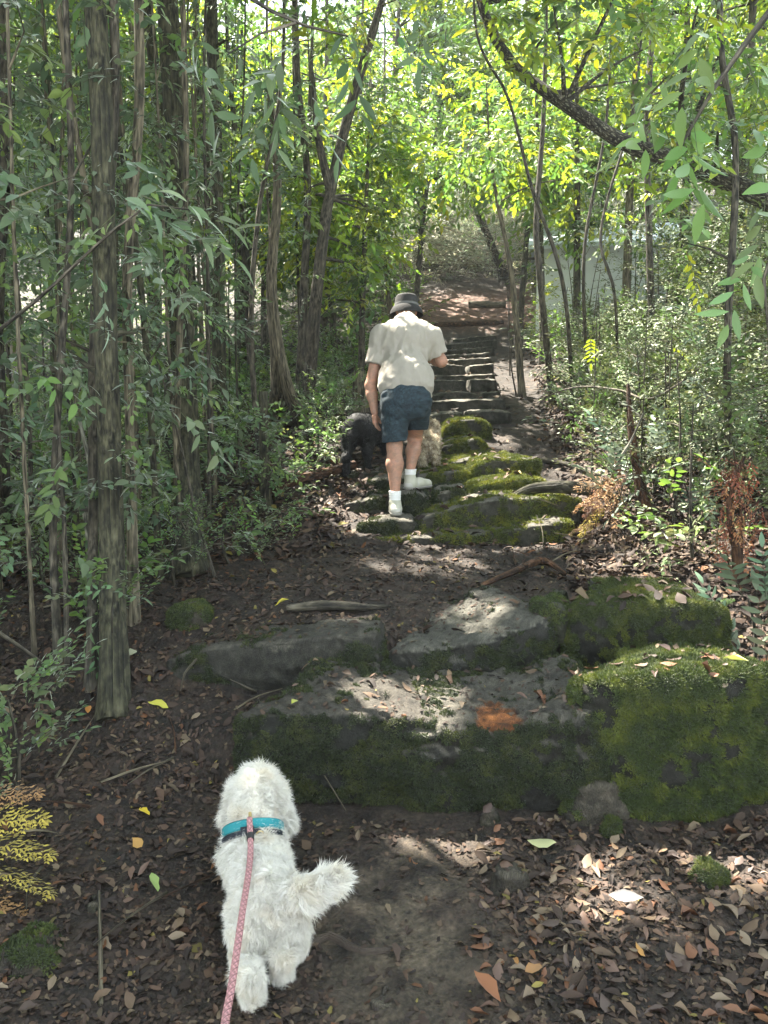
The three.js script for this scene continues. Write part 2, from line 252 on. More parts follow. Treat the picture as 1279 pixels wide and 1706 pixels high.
/* A stone block. edge: its front top edge from left to right; h: height of its face; depth: how far its top reaches back. */
function slab(name, label, { edge, h, depth, rise = 0, round = 0.04, bulge = 0.03, under = 0.02, rough = 1, moss = 0.5, mossTop = 0.3, mossCol = [0.05, 0.075, 0.014, 0.6], tone = [0.13, 0.115, 0.095], topTone, patch, cell = 0.02, lump = 0.45, tufts = 0, tuftScale = 1, ends = 0.07, hEnd }) {
  const seed = ++stoneSeed * 13.7, r = rngOf(stoneSeed * 101), curve = new THREE.CatmullRomCurve3(edge, false, 'centripetal'), L = curve.getLength(), nu = Math.max(6, Math.round(L / cell));
  const prof2 = []; { // cross-section: [back, up] from the foot of the face over the top to the back foot
    const nf = Math.max(3, Math.round((h - round) / cell)), nt = Math.max(3, Math.round((depth - round) / cell));
    for (let i = 0; i <= nf; i++) { const t = i / nf, v = -h + t * (h - round); prof2.push([under * (1 - t) - bulge * Math.sin(Math.PI * Math.min(1, t * 0.9 + 0.1)), v, 1 - t]); }
    for (let i = 1; i <= 4; i++) { const a = i / 5 * Math.PI / 2; prof2.push([round - round * Math.cos(a), -round + round * Math.sin(a), 0]); }
    for (let i = 0; i <= nt; i++) { const t = i / nt; prof2.push([round + t * (depth - round), rise * t, -t]); }
    prof2.push([depth + 0.03, rise - h * 0.4, -1], [depth, -h, -1]);
  }
  const g = new Geo(), P = [], nv = prof2.length, org = curve.getPointAt(0.5).clone(); org.y -= h;
  for (let i = 0; i <= nu; i++) {
    const t = i / nu, p = curve.getPointAt(t), tan = curve.getTangentAt(t), back = V(-tan.z, 0, tan.x).normalize().multiplyScalar(-1); if (back.z > 0) back.negate();
    const e = Math.min(1, Math.min(t, 1 - t) * L / ends), k = Math.sqrt(1 - (1 - e) ** 2);
    for (let j = 0; j < nv; j++) {
      const [b, v] = prof2[j], bb = lerp(depth * 0.45, b, 0.35 + 0.65 * k), vv = lerp(-h * 0.62, v, 0.3 + 0.7 * k);
      P.push(V(p.x + back.x * bb, p.y + vv, p.z + back.z * bb));
    }
  }
  const disp = (q) => { const bed = 1 - Math.abs(n3(q.x * 1.1 + seed, q.y * 15, q.z * 1.1)) * 2, chip = Math.max(0, n3(q.x * 4.2 + seed, q.y * 5, q.z * 4.2) - 0.35), crack = Math.max(0, 1 - Math.abs(n3(q.x * 2.6 + seed * 2, q.y * 2, q.z * 2.6)) * 16); return lump * 0.08 * fbm(q.x * 1.7 + seed, q.y * 2.2, q.z * 1.7, 3) + 0.02 * fbm(q.x * 5 + seed, q.y * 9, q.z * 5, 3) + 0.014 * fbm(q.x * 17, q.y * 26 + seed, q.z * 17, 3) - 0.012 * Math.max(0, bed - 0.55) - 0.05 * chip - 0.018 * crack; };
  // normals of the smooth block, then displace
  P.forEach((q) => g.v(q.x, q.y, q.z));
  const id = (i, j) => i * nv + j;
  for (let i = 0; i < nu; i++) for (let j = 0; j < nv - 1; j++) { g.t(id(i, j), id(i + 1, j), id(i, j + 1)); g.t(id(i + 1, j), id(i + 1, j + 1), id(i, j + 1)); }
  for (const i of [0, nu]) { const c = P.slice(id(i, 0), id(i, 0) + nv).reduce((s, q) => s.add(q), V()).divideScalar(nv), k = g.v(c.x, c.y, c.z); P.push(c); for (let j = 0; j < nv - 1; j++) i ? g.t(id(i, j), k, id(i, j + 1)) : g.t(id(i, j), id(i, j + 1), k); }
  let geo = g.build(); const N0 = geo.attributes.normal.clone(), pos = geo.attributes.position, uv = geo.attributes.uv, col = geo.attributes.color;
  const sc = rough * Math.min(1, h / 0.2 + 0.25);
  P.forEach((q, k) => { let d = disp(q) * sc; if (patch) d -= 0.014 * (1 - sstep(((q.x - patch.x) / patch.w) ** 2 + ((q.y - patch.y) / patch.h) ** 2 + ((q.z - patch.z) / 0.15) ** 2 * 0.7 + 0.5 * fbm(q.x * 12, q.y * 12 + seed, q.z * 12, 3), 0.7, 1)); pos.setXYZ(k, q.x + N0.getX(k) * d - org.x, q.y + N0.getY(k) * d - org.y, q.z + N0.getZ(k) * d - org.z); });
  geo.computeVertexNormals(); const N = geo.attributes.normal, mask = new Float32Array(P.length);
  P.forEach((q, k) => {
    const up = N.getY(k), strat = fbm(q.x * 1.2 + seed, q.y * 16, q.z * 1.2, 3), f = fbm(q.x * 3.1 + seed, q.y * 3.6, q.z * 3.1, 4), f2 = fbm(q.x * 12, q.y * 12 + seed, q.z * 12, 3);
    const m = sstep(f + 0.5 * f2 + (up > 0.6 ? mossTop : moss) - 0.5, -0.12, 0.2); mask[k] = m;
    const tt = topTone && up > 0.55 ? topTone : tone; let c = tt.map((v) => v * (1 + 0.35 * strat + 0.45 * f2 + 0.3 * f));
    const dull = [mossCol[0] * 0.55, mossCol[1] * 0.5, mossCol[2] * 0.7];
    c = c.map((v, n) => lerp(v, dull[n], m * 0.85));
    if (patch) { const e = ((q.x - patch.x) / patch.w) ** 2 + ((q.y - patch.y) / patch.h) ** 2 + ((q.z - patch.z) / 0.15) ** 2 * 0.7 + 0.7 * f2 + 0.35 * f, o = 1 - sstep(e, 0.84, 0.98); c = c.map((v, n) => lerp(v, patch.c[n] * (0.85 + 1.3 * f2 + 0.5 * strat), o)); mask[k] *= 1 - o; }
    col.setXYZ(k, ...c.map((v) => Math.max(0.008, v)));
    const s = Math.abs(N.getX(k)) > 0.75 ? q.z : q.x; uv.setXY(k, s + q.z * 0.5, q.y * 0.9 + q.z);
  });
  geo.userData.mossColor = mossCol;
  const o = thing(name, label, 'stone', org, name === 'step_stone' ? 'stones of the stair flight' : undefined);
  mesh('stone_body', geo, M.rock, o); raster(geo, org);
  if (tufts) mossOn(o, geo, mask, tufts, tuftScale, r);
  return o;
}
const E = (d, ...pts) => pts.map(([x, y, dd]) => at(x, y, dd ?? d));
const MOSS_D = [0.036, 0.05, 0.013, 0.6], MOSS_B = [0.115, 0.145, 0.018, 0.8];
{ // the two big tiers in front
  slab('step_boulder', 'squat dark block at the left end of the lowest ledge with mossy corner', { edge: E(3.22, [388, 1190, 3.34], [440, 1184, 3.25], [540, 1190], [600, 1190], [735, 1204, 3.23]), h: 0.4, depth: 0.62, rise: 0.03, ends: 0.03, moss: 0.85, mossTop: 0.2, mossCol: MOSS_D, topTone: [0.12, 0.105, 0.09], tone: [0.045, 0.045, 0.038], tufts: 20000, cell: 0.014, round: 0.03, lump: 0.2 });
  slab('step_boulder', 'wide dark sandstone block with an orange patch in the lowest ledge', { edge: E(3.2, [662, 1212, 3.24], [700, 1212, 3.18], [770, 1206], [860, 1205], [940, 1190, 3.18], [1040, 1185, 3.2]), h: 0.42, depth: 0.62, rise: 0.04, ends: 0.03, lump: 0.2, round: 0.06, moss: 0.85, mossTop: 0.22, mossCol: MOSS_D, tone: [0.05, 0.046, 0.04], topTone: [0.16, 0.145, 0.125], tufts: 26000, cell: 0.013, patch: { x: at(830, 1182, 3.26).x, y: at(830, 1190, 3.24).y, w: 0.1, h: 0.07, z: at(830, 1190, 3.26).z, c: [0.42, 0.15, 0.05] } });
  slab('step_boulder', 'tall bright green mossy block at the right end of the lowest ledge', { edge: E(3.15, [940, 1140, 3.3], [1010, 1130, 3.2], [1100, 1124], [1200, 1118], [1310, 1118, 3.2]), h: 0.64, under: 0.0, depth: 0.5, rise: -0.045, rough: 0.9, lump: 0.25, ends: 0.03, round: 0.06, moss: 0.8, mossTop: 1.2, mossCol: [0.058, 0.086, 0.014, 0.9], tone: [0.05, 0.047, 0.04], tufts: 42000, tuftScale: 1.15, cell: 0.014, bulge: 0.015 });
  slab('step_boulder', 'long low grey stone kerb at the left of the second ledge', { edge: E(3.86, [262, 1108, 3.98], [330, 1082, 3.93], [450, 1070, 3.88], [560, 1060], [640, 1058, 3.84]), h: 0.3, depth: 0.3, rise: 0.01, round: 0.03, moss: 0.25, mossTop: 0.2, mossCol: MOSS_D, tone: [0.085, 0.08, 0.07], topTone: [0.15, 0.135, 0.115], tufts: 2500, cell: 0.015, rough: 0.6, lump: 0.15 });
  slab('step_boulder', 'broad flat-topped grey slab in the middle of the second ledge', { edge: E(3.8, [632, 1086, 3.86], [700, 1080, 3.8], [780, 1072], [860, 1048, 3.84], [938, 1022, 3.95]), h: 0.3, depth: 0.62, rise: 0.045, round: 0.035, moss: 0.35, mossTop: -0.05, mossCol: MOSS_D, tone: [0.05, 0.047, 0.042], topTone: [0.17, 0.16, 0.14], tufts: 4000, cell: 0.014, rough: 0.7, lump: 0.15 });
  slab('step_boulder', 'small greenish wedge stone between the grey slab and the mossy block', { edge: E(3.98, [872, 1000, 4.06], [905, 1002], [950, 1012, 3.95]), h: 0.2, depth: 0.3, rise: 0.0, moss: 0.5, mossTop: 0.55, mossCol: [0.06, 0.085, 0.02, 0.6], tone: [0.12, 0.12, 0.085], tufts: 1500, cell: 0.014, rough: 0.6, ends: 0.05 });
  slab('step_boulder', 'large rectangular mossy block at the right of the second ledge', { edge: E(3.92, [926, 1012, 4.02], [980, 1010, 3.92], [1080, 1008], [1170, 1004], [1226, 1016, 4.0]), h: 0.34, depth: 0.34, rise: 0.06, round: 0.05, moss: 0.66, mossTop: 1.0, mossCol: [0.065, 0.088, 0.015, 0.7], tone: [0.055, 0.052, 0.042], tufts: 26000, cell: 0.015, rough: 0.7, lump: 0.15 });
  // loose stones at the foot
  const small = [[1000, 1372, 130, 76, 'rounded mossy stone among the leaves at the foot of the ledge', 0.55], [1108, 1312, 78, 38, 'small bright green mossy lump against the tall mossy block', 1.0], [852, 1496, 84, 40, 'bare brown stone half sunk in the leaf litter', -0.3], [1194, 1488, 76, 36, 'small mossy stone among the leaves near the right edge', 0.8], [1022, 1402, 44, 30, 'pebble-sized mossy stone below the rounded mossy stone', 0.5], [818, 1386, 50, 40, 'small dark stone at the middle of the ledge foot', 0.0], [30, 1640, 135, 52, 'low mossy boulder in the bottom left corner', 0.75], [145, 1535, 42, 30, 'yellowish flat stone by the thin upright stick', 0.1], [640, 1706, 60, 26, 'sandy grey stone in the dirt behind the white dog', -0.2], [312, 1052, 90, 46, 'mossy stone with a bright top beside the left tree trunks', 0.9]];
  small.forEach(([px, py, w, hh, label, ms]) => {
    const g0 = groundAt(px, py), k = (g0.clone().sub(camera.position).dot(V(0, -sp, -cp))) / FOCAL, W = w * k, hgt = hh * k * 1.05;
    const e = [-0.5, -0.25, 0, 0.25, 0.5].map((t) => V(g0.x + W * t, g0.y + hgt * (0.7 + 0.18 * Math.cos(t * 3)) - 0.01 - 0.02 * t * (hh % 3 - 1), g0.z - 0.02 - 0.1 * t * t));
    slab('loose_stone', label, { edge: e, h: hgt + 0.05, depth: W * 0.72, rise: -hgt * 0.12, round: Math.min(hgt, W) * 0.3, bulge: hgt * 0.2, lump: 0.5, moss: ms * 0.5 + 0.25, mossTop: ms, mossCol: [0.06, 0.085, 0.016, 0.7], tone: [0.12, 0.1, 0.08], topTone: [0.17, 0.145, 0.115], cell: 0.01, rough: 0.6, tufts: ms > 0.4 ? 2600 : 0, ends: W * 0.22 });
  });
}
{ // the flight of steps: [label, distance, face height, depth, moss on top, edge pixels]
  const flight = [
    ['mossy stone under the walker’s left heel, first step of the flight', 6.1, 0.24, 0.5, 0.1, [588, 872, 6.2], [640, 866], [700, 868]],
    ['long mossy stone with a dark hollow below, right of the first step', 6.15, 0.2, 0.5, 0.6, [684, 872], [740, 852], [800, 836], [880, 830], [978, 832, 6.3]],
    ['low sloping mossy rock at the very foot of the flight', 5.9, 0.26, 0.42, 0.6, [612, 898, 6.0], [690, 896], [780, 892], [840, 884], [900, 874], [965, 866, 6.0]],
    ['dark step stone under the walker’s right shoe', 6.42, 0.22, 0.5, 0.1, [640, 824], [680, 821], [719, 826]],
    ['left stone of the second step, edged with pale dry earth', 6.5, 0.2, 0.5, 0.25, [566, 838, 6.6], [600, 834], [646, 826]],
    ['short dark step stone just right of the walker’s right shoe', 6.52, 0.19, 0.4, 0.25, [720, 826], [750, 819], [784, 817]],
    ['yellow-green mossy stone at the right of the second step', 6.55, 0.19, 0.5, 0.95, [776, 815], [820, 805], [870, 798], [916, 797, 6.7]],
    ['left stone of the third step with a curved pale rim', 6.95, 0.19, 0.55, 0.2, [572, 815, 7.1], [610, 800], [690, 797]],
    ['brown mossy-topped stone in the middle of the third step', 6.98, 0.17, 0.45, 0.65, [690, 797], [740, 788], [787, 785]],
    ['overhanging mossy stone at the right of the third step with fern beside', 7.0, 0.19, 0.5, 0.8, [784, 778], [825, 767], [870, 764], [908, 767, 7.1]],
    ['thin mossy slab forming the fourth step beside the tan dog', 7.5, 0.16, 0.55, 0.8, [690, 789], [740, 773], [790, 763], [836, 757]],
    ['pale stone at the left of the fourth step below the black dog', 7.35, 0.16, 0.6, 0.0, [574, 790], [620, 786], [694, 786]],
    ['green-shouldered block forming the fifth step', 8.0, 0.22, 0.55, 0.6, [732, 745], [770, 736], [795, 732], [816, 743]],
    ['domed mossy block forming the sixth step', 8.6, 0.23, 0.6, 0.55, [734, 720], [752, 704], [785, 699], [810, 702], [821, 716]],
    ['small flat stone left of the domed mossy block', 8.6, 0.16, 0.6, 0.1, [672, 726], [705, 721], [738, 721]],
    ['left stone of the seventh step with bright rim', 9.2, 0.17, 0.6, 0.2, [676, 697], [720, 690], [776, 686]],
    ['right stone of the seventh step', 9.3, 0.15, 0.6, 0.4, [776, 688], [810, 684], [856, 686]],
    ['long stone of the eighth step', 9.9, 0.17, 0.6, 0.3, [700, 670], [760, 667], [846, 664]],
    ['knobbly left stone of the ninth step', 10.5, 0.15, 0.6, 0.4, [708, 662], [760, 652], [802, 657]],
    ['short right stone of the ninth step', 10.5, 0.15, 0.6, 0.3, [802, 655], [838, 651]],
    ['dark left stone of the tenth step', 11.2, 0.2, 0.6, 0.1, [706, 634], [745, 633], [780, 634]],
    ['dark right stone of the tenth step', 11.2, 0.19, 0.6, 0.1, [780, 632], [832, 631]],
    ['thin pale-rimmed slab of the eleventh step', 11.8, 0.12, 0.6, 0.0, [706, 626], [770, 625], [829, 622]],
    ['left stone of the twelfth step', 12.5, 0.2, 0.6, 0.1, [708, 609], [750, 607], [778, 610]],
    ['right stone of the twelfth step', 12.5, 0.18, 0.6, 0.1, [778, 609], [826, 605]],
    ['pale-rimmed slab of the thirteenth step', 13.2, 0.15, 0.65, 0.0, [716, 600], [770, 598], [822, 595]],
    ['narrow slab of the fourteenth step', 13.9, 0.14, 0.65, 0.0, [722, 592], [770, 590], [820, 587]],
    ['slab of the fifteenth step', 14.6, 0.15, 0.65, 0.2, [728, 583], [780, 580], [826, 576]],
    ['slab of the sixteenth step', 15.4, 0.15, 0.65, 0.2, [738, 574], [790, 569], [831, 565]],
    ['topmost slab of the flight below the red earth', 16.1, 0.15, 0.7, 0.0, [752, 565], [790, 561], [829, 558]],
  ];
  for (const [label, d, h, depth, ms, ...e] of flight)
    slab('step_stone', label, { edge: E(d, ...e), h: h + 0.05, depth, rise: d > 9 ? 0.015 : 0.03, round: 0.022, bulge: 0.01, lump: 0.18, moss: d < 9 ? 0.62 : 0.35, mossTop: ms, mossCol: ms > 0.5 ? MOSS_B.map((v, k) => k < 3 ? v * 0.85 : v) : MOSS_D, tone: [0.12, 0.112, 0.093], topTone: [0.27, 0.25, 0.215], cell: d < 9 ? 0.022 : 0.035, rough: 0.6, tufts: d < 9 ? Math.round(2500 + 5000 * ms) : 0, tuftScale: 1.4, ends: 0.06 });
}
console.log('stones done');

// ------------------------------------------------------------------ fallen leaves
const litterGeo = [[0.028, 0.3, 0.12, 0.2], [0.036, -0.35, -0.15, 0.1], [0.022, 0.5, 0.3, 0.5], [0.03, 0.12, -0.25, 0.9], [0.032, 0.7, 0.35, 0.8], [0.046, -0.2, 0.3, -0.3]].map(([w, fold, bend, curl], k) => { const g = new Geo(); leafInto(g, new THREE.Matrix4().makeTranslation(0, 0.004, -0.035), 0.07, w, { fine: true, fold, bend, curl }); const q = rngOf(31 + k); for (let i = 0; i < g.p.length; i++) g.p[i] += (q() - 0.5) * 0.0055; return g.build(); });
const crumbGeo = [0, 1].map((k) => { const g = new Geo(), q = rngOf(90 + k), c = g.v(0, 0.003, 0), ring = []; for (let i = 0; i < 6; i++) { const a = i / 6 * 6.283, l = rr(0.004, 0.014, q); ring.push(g.v(Math.cos(a) * l * (k ? 1.7 : 1), rr(-0.002, 0.006, q), Math.sin(a) * l * (k ? 0.6 : 1))); } for (let i = 0; i < 6; i++) g.t(c, ring[(i + 1) % 6], ring[i]); return g.build(); });
const litterCol = (r) => { const k = r(), v = rr(0.3, 0.85, r); const c = k < 0.34 ? [0.075, 0.045, 0.032] : k < 0.58 ? [0.12, 0.07, 0.045] : k < 0.76 ? [0.05, 0.033, 0.026] : k < 0.88 ? [0.17, 0.11, 0.07] : k < 0.95 ? [0.22, 0.16, 0.1] : k < 0.985 ? [0.2, 0.085, 0.035] : [0.3, 0.24, 0.06]; return rgb(c[0] * v, c[1] * v, c[2] * v); };
function layLeaf(x, z, s, r, lift = 0) {
  if (((x - 0.06) / 0.26) ** 2 + ((-z - 2.5) / 0.5) ** 2 < 1 + 0.5 * fbm(x * 6, 1, z * 6, 2) && r() < 0.85) return null;
  const e = 0.03, y = topAt(x, z), gx = topAt(x + e, z) - topAt(x - e, z), gz = topAt(x, z + e) - topAt(x, z - e);
  if (Math.abs(gx) > 0.1 || Math.abs(gz) > 0.1) return null;
  const up = V(-gx / (2 * e) + gauss(r) * 0.5, 1, -gz / (2 * e) + gauss(r) * 0.5).normalize(), a = r() * 6.283;
  return basis(V(x, y + lift + 0.003, z), V(Math.cos(a), 0, Math.sin(a)).addScaledVector(up, -V(Math.cos(a), 0, Math.sin(a)).dot(up)), up, s);
}
{
  const r = rngOf(404), mats = [[], [], [], [], [], []], cols = [[], [], [], [], [], []];
  const dens = (x, d) => { const u = x - pathX(d); let k = 0.75; if (d < 3.2) k = x > 0.42 ? 0.68 : x > -0.35 ? 0.12 : 0.42; else if (d < 6) k = Math.abs(u) < 0.9 ? 0.55 : 0.95; else k = Math.abs(u) < 0.8 ? 0.14 : 1; return k; };
  for (let n = 0; n < 58000; n++) {
    const d = 1.6 + 8.5 * Math.pow(r(), 1.6), x = rr(-0.62, 0.62, r) * (d + 0.8) , keep = r();
    const k = dens(x, d) * (0.3 + 0.9 * sstep(fbm(x * 2.6, 2, d * 2.6, 3), -0.18, 0.25));
    if (keep > k) continue;
    const onStone = topAt(x, -d) > H(x, -d) + 0.03; if (onStone && r() > (d < 4.3 ? (x > 0.85 ? 0.04 : 0.14) : 0.08)) continue;
    const m = layLeaf(x, -d, rr(0.25, 0.6, r) * (r() < 0.2 ? 1.9 : 1) * (d > 6 ? 1.4 : 1), r, r() * 0.012); if (!m) continue;
    const q = n % 6; mats[q].push(m); cols[q].push(litterCol(r));
  }
  for (let n = 0; n < 26000; n++) {   // farther off, up both banks
    const d = rr(5.5, 15, r), x = rr(-0.6, 0.62, r) * (d + 0.5); if (Math.abs(x - pathX(d)) < 0.9 && r() > 0.12) continue;
    const m = layLeaf(x, -d, rr(0.7, 1.5, r), r, r() * 0.02); if (!m) continue; const q = n % 6; mats[q].push(m); cols[q].push(litterCol(r));
  }
  for (let n = 0; n < 15000; n++) { const d = n < 6500 ? rr(3.6, 6.2, r) : rr(5.9, 12, r), x = pathX(d) + rr(n < 6500 ? 0.75 : 0.95, 2.6, r); if (topAt(x, -d) > H(x, -d) + 0.03 && r() > 0.15) continue; const m = layLeaf(x, -d, rr(0.5, 1.3, r), r, r() * 0.03); if (!m) continue; const q = n % 6; mats[q].push(m); cols[q].push(litterCol(r)); }
  for (let q = 0; q < 6; q++) instanced('leaf_litter', litterGeo[q], M.litter, mats[q], cols[q], ground);
  const cm = [[], []], cc = [[], []];
  for (let n = 0; n < 42000; n++) { const d = 1.55 + 5 * Math.pow(r(), 1.5), x = rr(-0.6, 0.6, r) * (d + 0.8), on = topAt(x, -d) > H(x, -d) + 0.03; if (on && r() > 0.25) continue; const m = layLeaf(x, -d, rr(0.4, 1.3, r), r, 0.001); if (!m) continue; cm[n & 1].push(m); cc[n & 1].push(litterCol(r).multiplyScalar(0.8)); }
  for (let q = 0; q < 2; q++) instanced('leaf_crumbs', crumbGeo[q], M.litter, cm[q], cc[q], ground);
  // the larger leaves, one by one
  const single = [0, 1, 2, 3, 4, 5].map((k) => std({ roughness: 0.6, color: [rgb(0.07, 0.043, 0.035), rgb(0.12, 0.07, 0.05), rgb(0.15, 0.1, 0.06), rgb(0.16, 0.07, 0.035), rgb(0.075, 0.05, 0.04), rgb(0.19, 0.14, 0.095)][k] }));
  let made = 0;
  for (let n = 0; n < 3000 && made < 280; n++) {
    const px = n % 3 ? rr(760, 1279, r) : rr(0, 1279, r), py = rr(n % 3 ? 1300 : 1200, 1706, r), p = groundAt(px, py, 1, 5); if (p.x > -0.6 && p.x < 0.2 && -p.z < 2.9) continue;
    const m = layLeaf(p.x, p.z, rr(0.45, 1.05, r), r, 0.006 + r() * 0.01); if (!m) continue;
    const o = mesh('leaf', litterGeo[n % 6], single[Math.floor(r() * 6)], ground); m.decompose(o.position, o.quaternion, o.scale); if (made) o.name = 'leaf_' + String(made).padStart(3, '0'); made++;
  }
  const notable = [[241, 1361, [0.7, 0.5, 0.02], 1, 'yellow fallen leaf on the dark mud left of the white dog'], [231, 1418, [0.6, 0.33, 0.09], 1.1, 'pale orange fallen leaf just below the yellow one'], [264, 1184, [0.62, 0.58, 0.08], 1.5, 'yellow-green leaf standing by the left bank below the long kerb stone'], [148, 1194, [0.6, 0.25, 0.04], 1, 'orange leaf at the foot of the big left trunk'], [492, 1330, [0.5, 0.52, 0.05], 1, 'lime yellow leaf beside the white dog’s head'], [902, 1422, [0.6, 0.6, 0.3], 1.6, 'pale yellow-green long leaf among brown leaves below the ledge'], [1208, 1318, [0.55, 0.6, 0.15], 1.9, 'bright pale green leaf near the right edge below the mossy block'], [688, 1455, [0.45, 0.15, 0.02], 0.8, 'small orange leaf on the sandy patch beside the white dog’s tail'], [889, 1635, [0.4, 0.2, 0.07], 1.35, 'tan curled leaf near the bottom, right of centre'], [1064, 1600, [0.5, 0.25, 0.06], 0.7, 'small orange-tan leaf in the lower right'], [858, 1618, [0.42, 0.2, 0.05], 0.7, 'small rusty leaf left of the tan curled leaf'], [810, 1665, [0.3, 0.12, 0.05], 1.5, 'reddish brown leaf at the bottom edge right of centre'], [258, 1482, [0.3, 0.4, 0.12], 1.1, 'green curled leaf in the mud left of the white dog'], [220, 1098, [0.6, 0.6, 0.4], 1.5, 'whitish green leaf hanging at the foot of the bank'], [470, 1012, [0.6, 0.5, 0.05], 1.2, 'yellow leaf on the bank above the long kerb stone'], [1040, 1512, [0.5, 0.45, 0.42], 1.6, 'silvery pink leaf in the sunlit patch at lower right']];
  for (const [px, py, c, s, label] of notable) { const p = groundAt(px, py, 1, 8), m = layLeaf(p.x, p.z, s, r, 0.02) ?? basis(V(p.x, topAt(p.x, p.z) + 0.02, p.z), V(1, 0, 0.2), V(0, 1, 0), s); const o = mesh('fallen_leaf', litterGeo[made++ % 4], phys({ color: rgb(...c), transmission: 0.3, roughness: 0.8 })); m.decompose(o.position, o.quaternion, o.scale); tag(o, label, 'leaf', 'bright fallen leaves'); }
}
console.log('litter done');

// ------------------------------------------------------------------ foliage
function spray(seed, { n = 13, len = 0.36, leaf = 0.075, wid = 0.034, spread = 0.9, droop = 0.25, fine = false, opposite = false }) {
  const g = new Geo(), r = rngOf(seed);
  const tw = [0.42, 0.34, 0.28];
  for (const sgn of [[1, 0], [0, 1]]) { const w = 0.003; const a = g.v(-w * sgn[0], -w * sgn[1], 0, tw), b = g.v(w * sgn[0], w * sgn[1], 0, tw), c = g.v(0, -droop * len * 0.5, len * 0.95, tw); g.t(a, b, c); }
  for (let k = 0; k < n; k++) {
    const t = opposite ? 0.12 + 0.85 * Math.floor(k / 2) / (n / 2) : 0.1 + 0.9 * k / (n - 1), side = k % 2 ? 1 : -1, last = k === n - 1, pos = V(0, -droop * len * 0.5 * t * t, t * len * 0.95);
    const ang = last ? 0 : (opposite ? side * rr(1, 1.25, r) : (r() < 0.8 ? side : -side) * rr(0.25, 1.45, r)) * spread, dir = V(Math.sin(ang), rr(-0.75, 0.35, r) * (opposite ? 0.35 : 1), Math.cos(ang)), up = V(gauss(r) * (opposite ? 0.3 : 0.75), 1, gauss(r) * (opposite ? 0.3 : 0.75));
    if (!opposite) pos.add(V(gauss(r) * 0.025, gauss(r) * 0.02, gauss(r) * 0.02)).addScaledVector(dir, rr(0, 0.03, r));
    const c = rr(0.75, 1.25, r), y = rr(0.9, 1.12, r); leafInto(g, basis(pos, dir, up), leaf * rr(0.55, 1.3, r), wid * rr(0.75, 1.2, r), { fold: rr(0.05, 0.4, r), bend: rr(0.02, 0.3, r), col: [c * y, c, c], fine });
  }
  return g.build();
}
const SP = {
  broad: [spray(1, {}), spray(2, { n: 15, len: 0.42, droop: 0.45 }), spray(3, { n: 11, leaf: 0.09, wid: 0.04 })],
  small: [spray(4, { n: 22, len: 0.34, leaf: 0.042, wid: 0.019 }), spray(5, { n: 26, len: 0.4, leaf: 0.038, wid: 0.016, droop: 0.4 })],
  big: [spray(6, { n: 9, len: 0.42, leaf: 0.135, wid: 0.04, fine: true, droop: 0.6 }), spray(7, { n: 8, len: 0.36, leaf: 0.12, wid: 0.042, fine: true, droop: 0.4 })],
  pinnate: [spray(8, { n: 13, len: 0.42, leaf: 0.1, wid: 0.036, opposite: true, fine: true, droop: 0.5 })],
  fine: [spray(9, { n: 34, len: 0.5, leaf: 0.06, wid: 0.012, spread: 0.7 }), spray(10, { n: 38, len: 0.6, leaf: 0.055, wid: 0.01, spread: 0.8, droop: 0.1 })],
};
const COL = {
  dark: [0.1, 0.18, 0.05], grey: [0.13, 0.19, 0.075], mid: [0.14, 0.25, 0.035], bright: [0.25, 0.36, 0.02], lime: [0.36, 0.42, 0.018], olive: [0.15, 0.19, 0.06], straw: [0.3, 0.27, 0.19],
};
const tint = (c, r, k = 0.35) => { const v = 1 + (r() - 0.5) * 2 * k, y = 1 + (r() - 0.5) * 0.3; return rgb(c[0] * v * y, c[1] * v, c[2] * v); };
// corridor over the track and the view up it stay open
function open(p) { const d = -p.z; if (d < 0 || d > 21) return false; const u = Math.abs(p.x - pathX(d)), w = d < 6 ? 1.25 : lerp(1.3, 0.95, clamp((d - 6) / 10, 0, 1)), top = prof(d) + lerp(3.2, 2.7, clamp((d - 6) / 10, 0, 1)); return u < w * (1 + 0.25 * fbm(p.y * 2, p.z, 3, 2)) && p.y < top; }
//x => { const v = p.clone().sub(camera.position), zc = -(v.y * -sp + v.z * cp), yc = v.y * cp + v.z * sp * -1 * -1; return [v, zc, yc]; };
function pixOf(p) { const x = p.x, y = p.y - CAM_Y, z = p.z, yc = y * cp - z * sp * 1, zc = -(y * sp + z * cp) * 1; const depth = -(z * cp) - y * sp; const up = y * cp - z * sp; return [CX + FOCAL * x / depth, CY - FOCAL * up / depth, depth]; }
let treeSeed = 500;
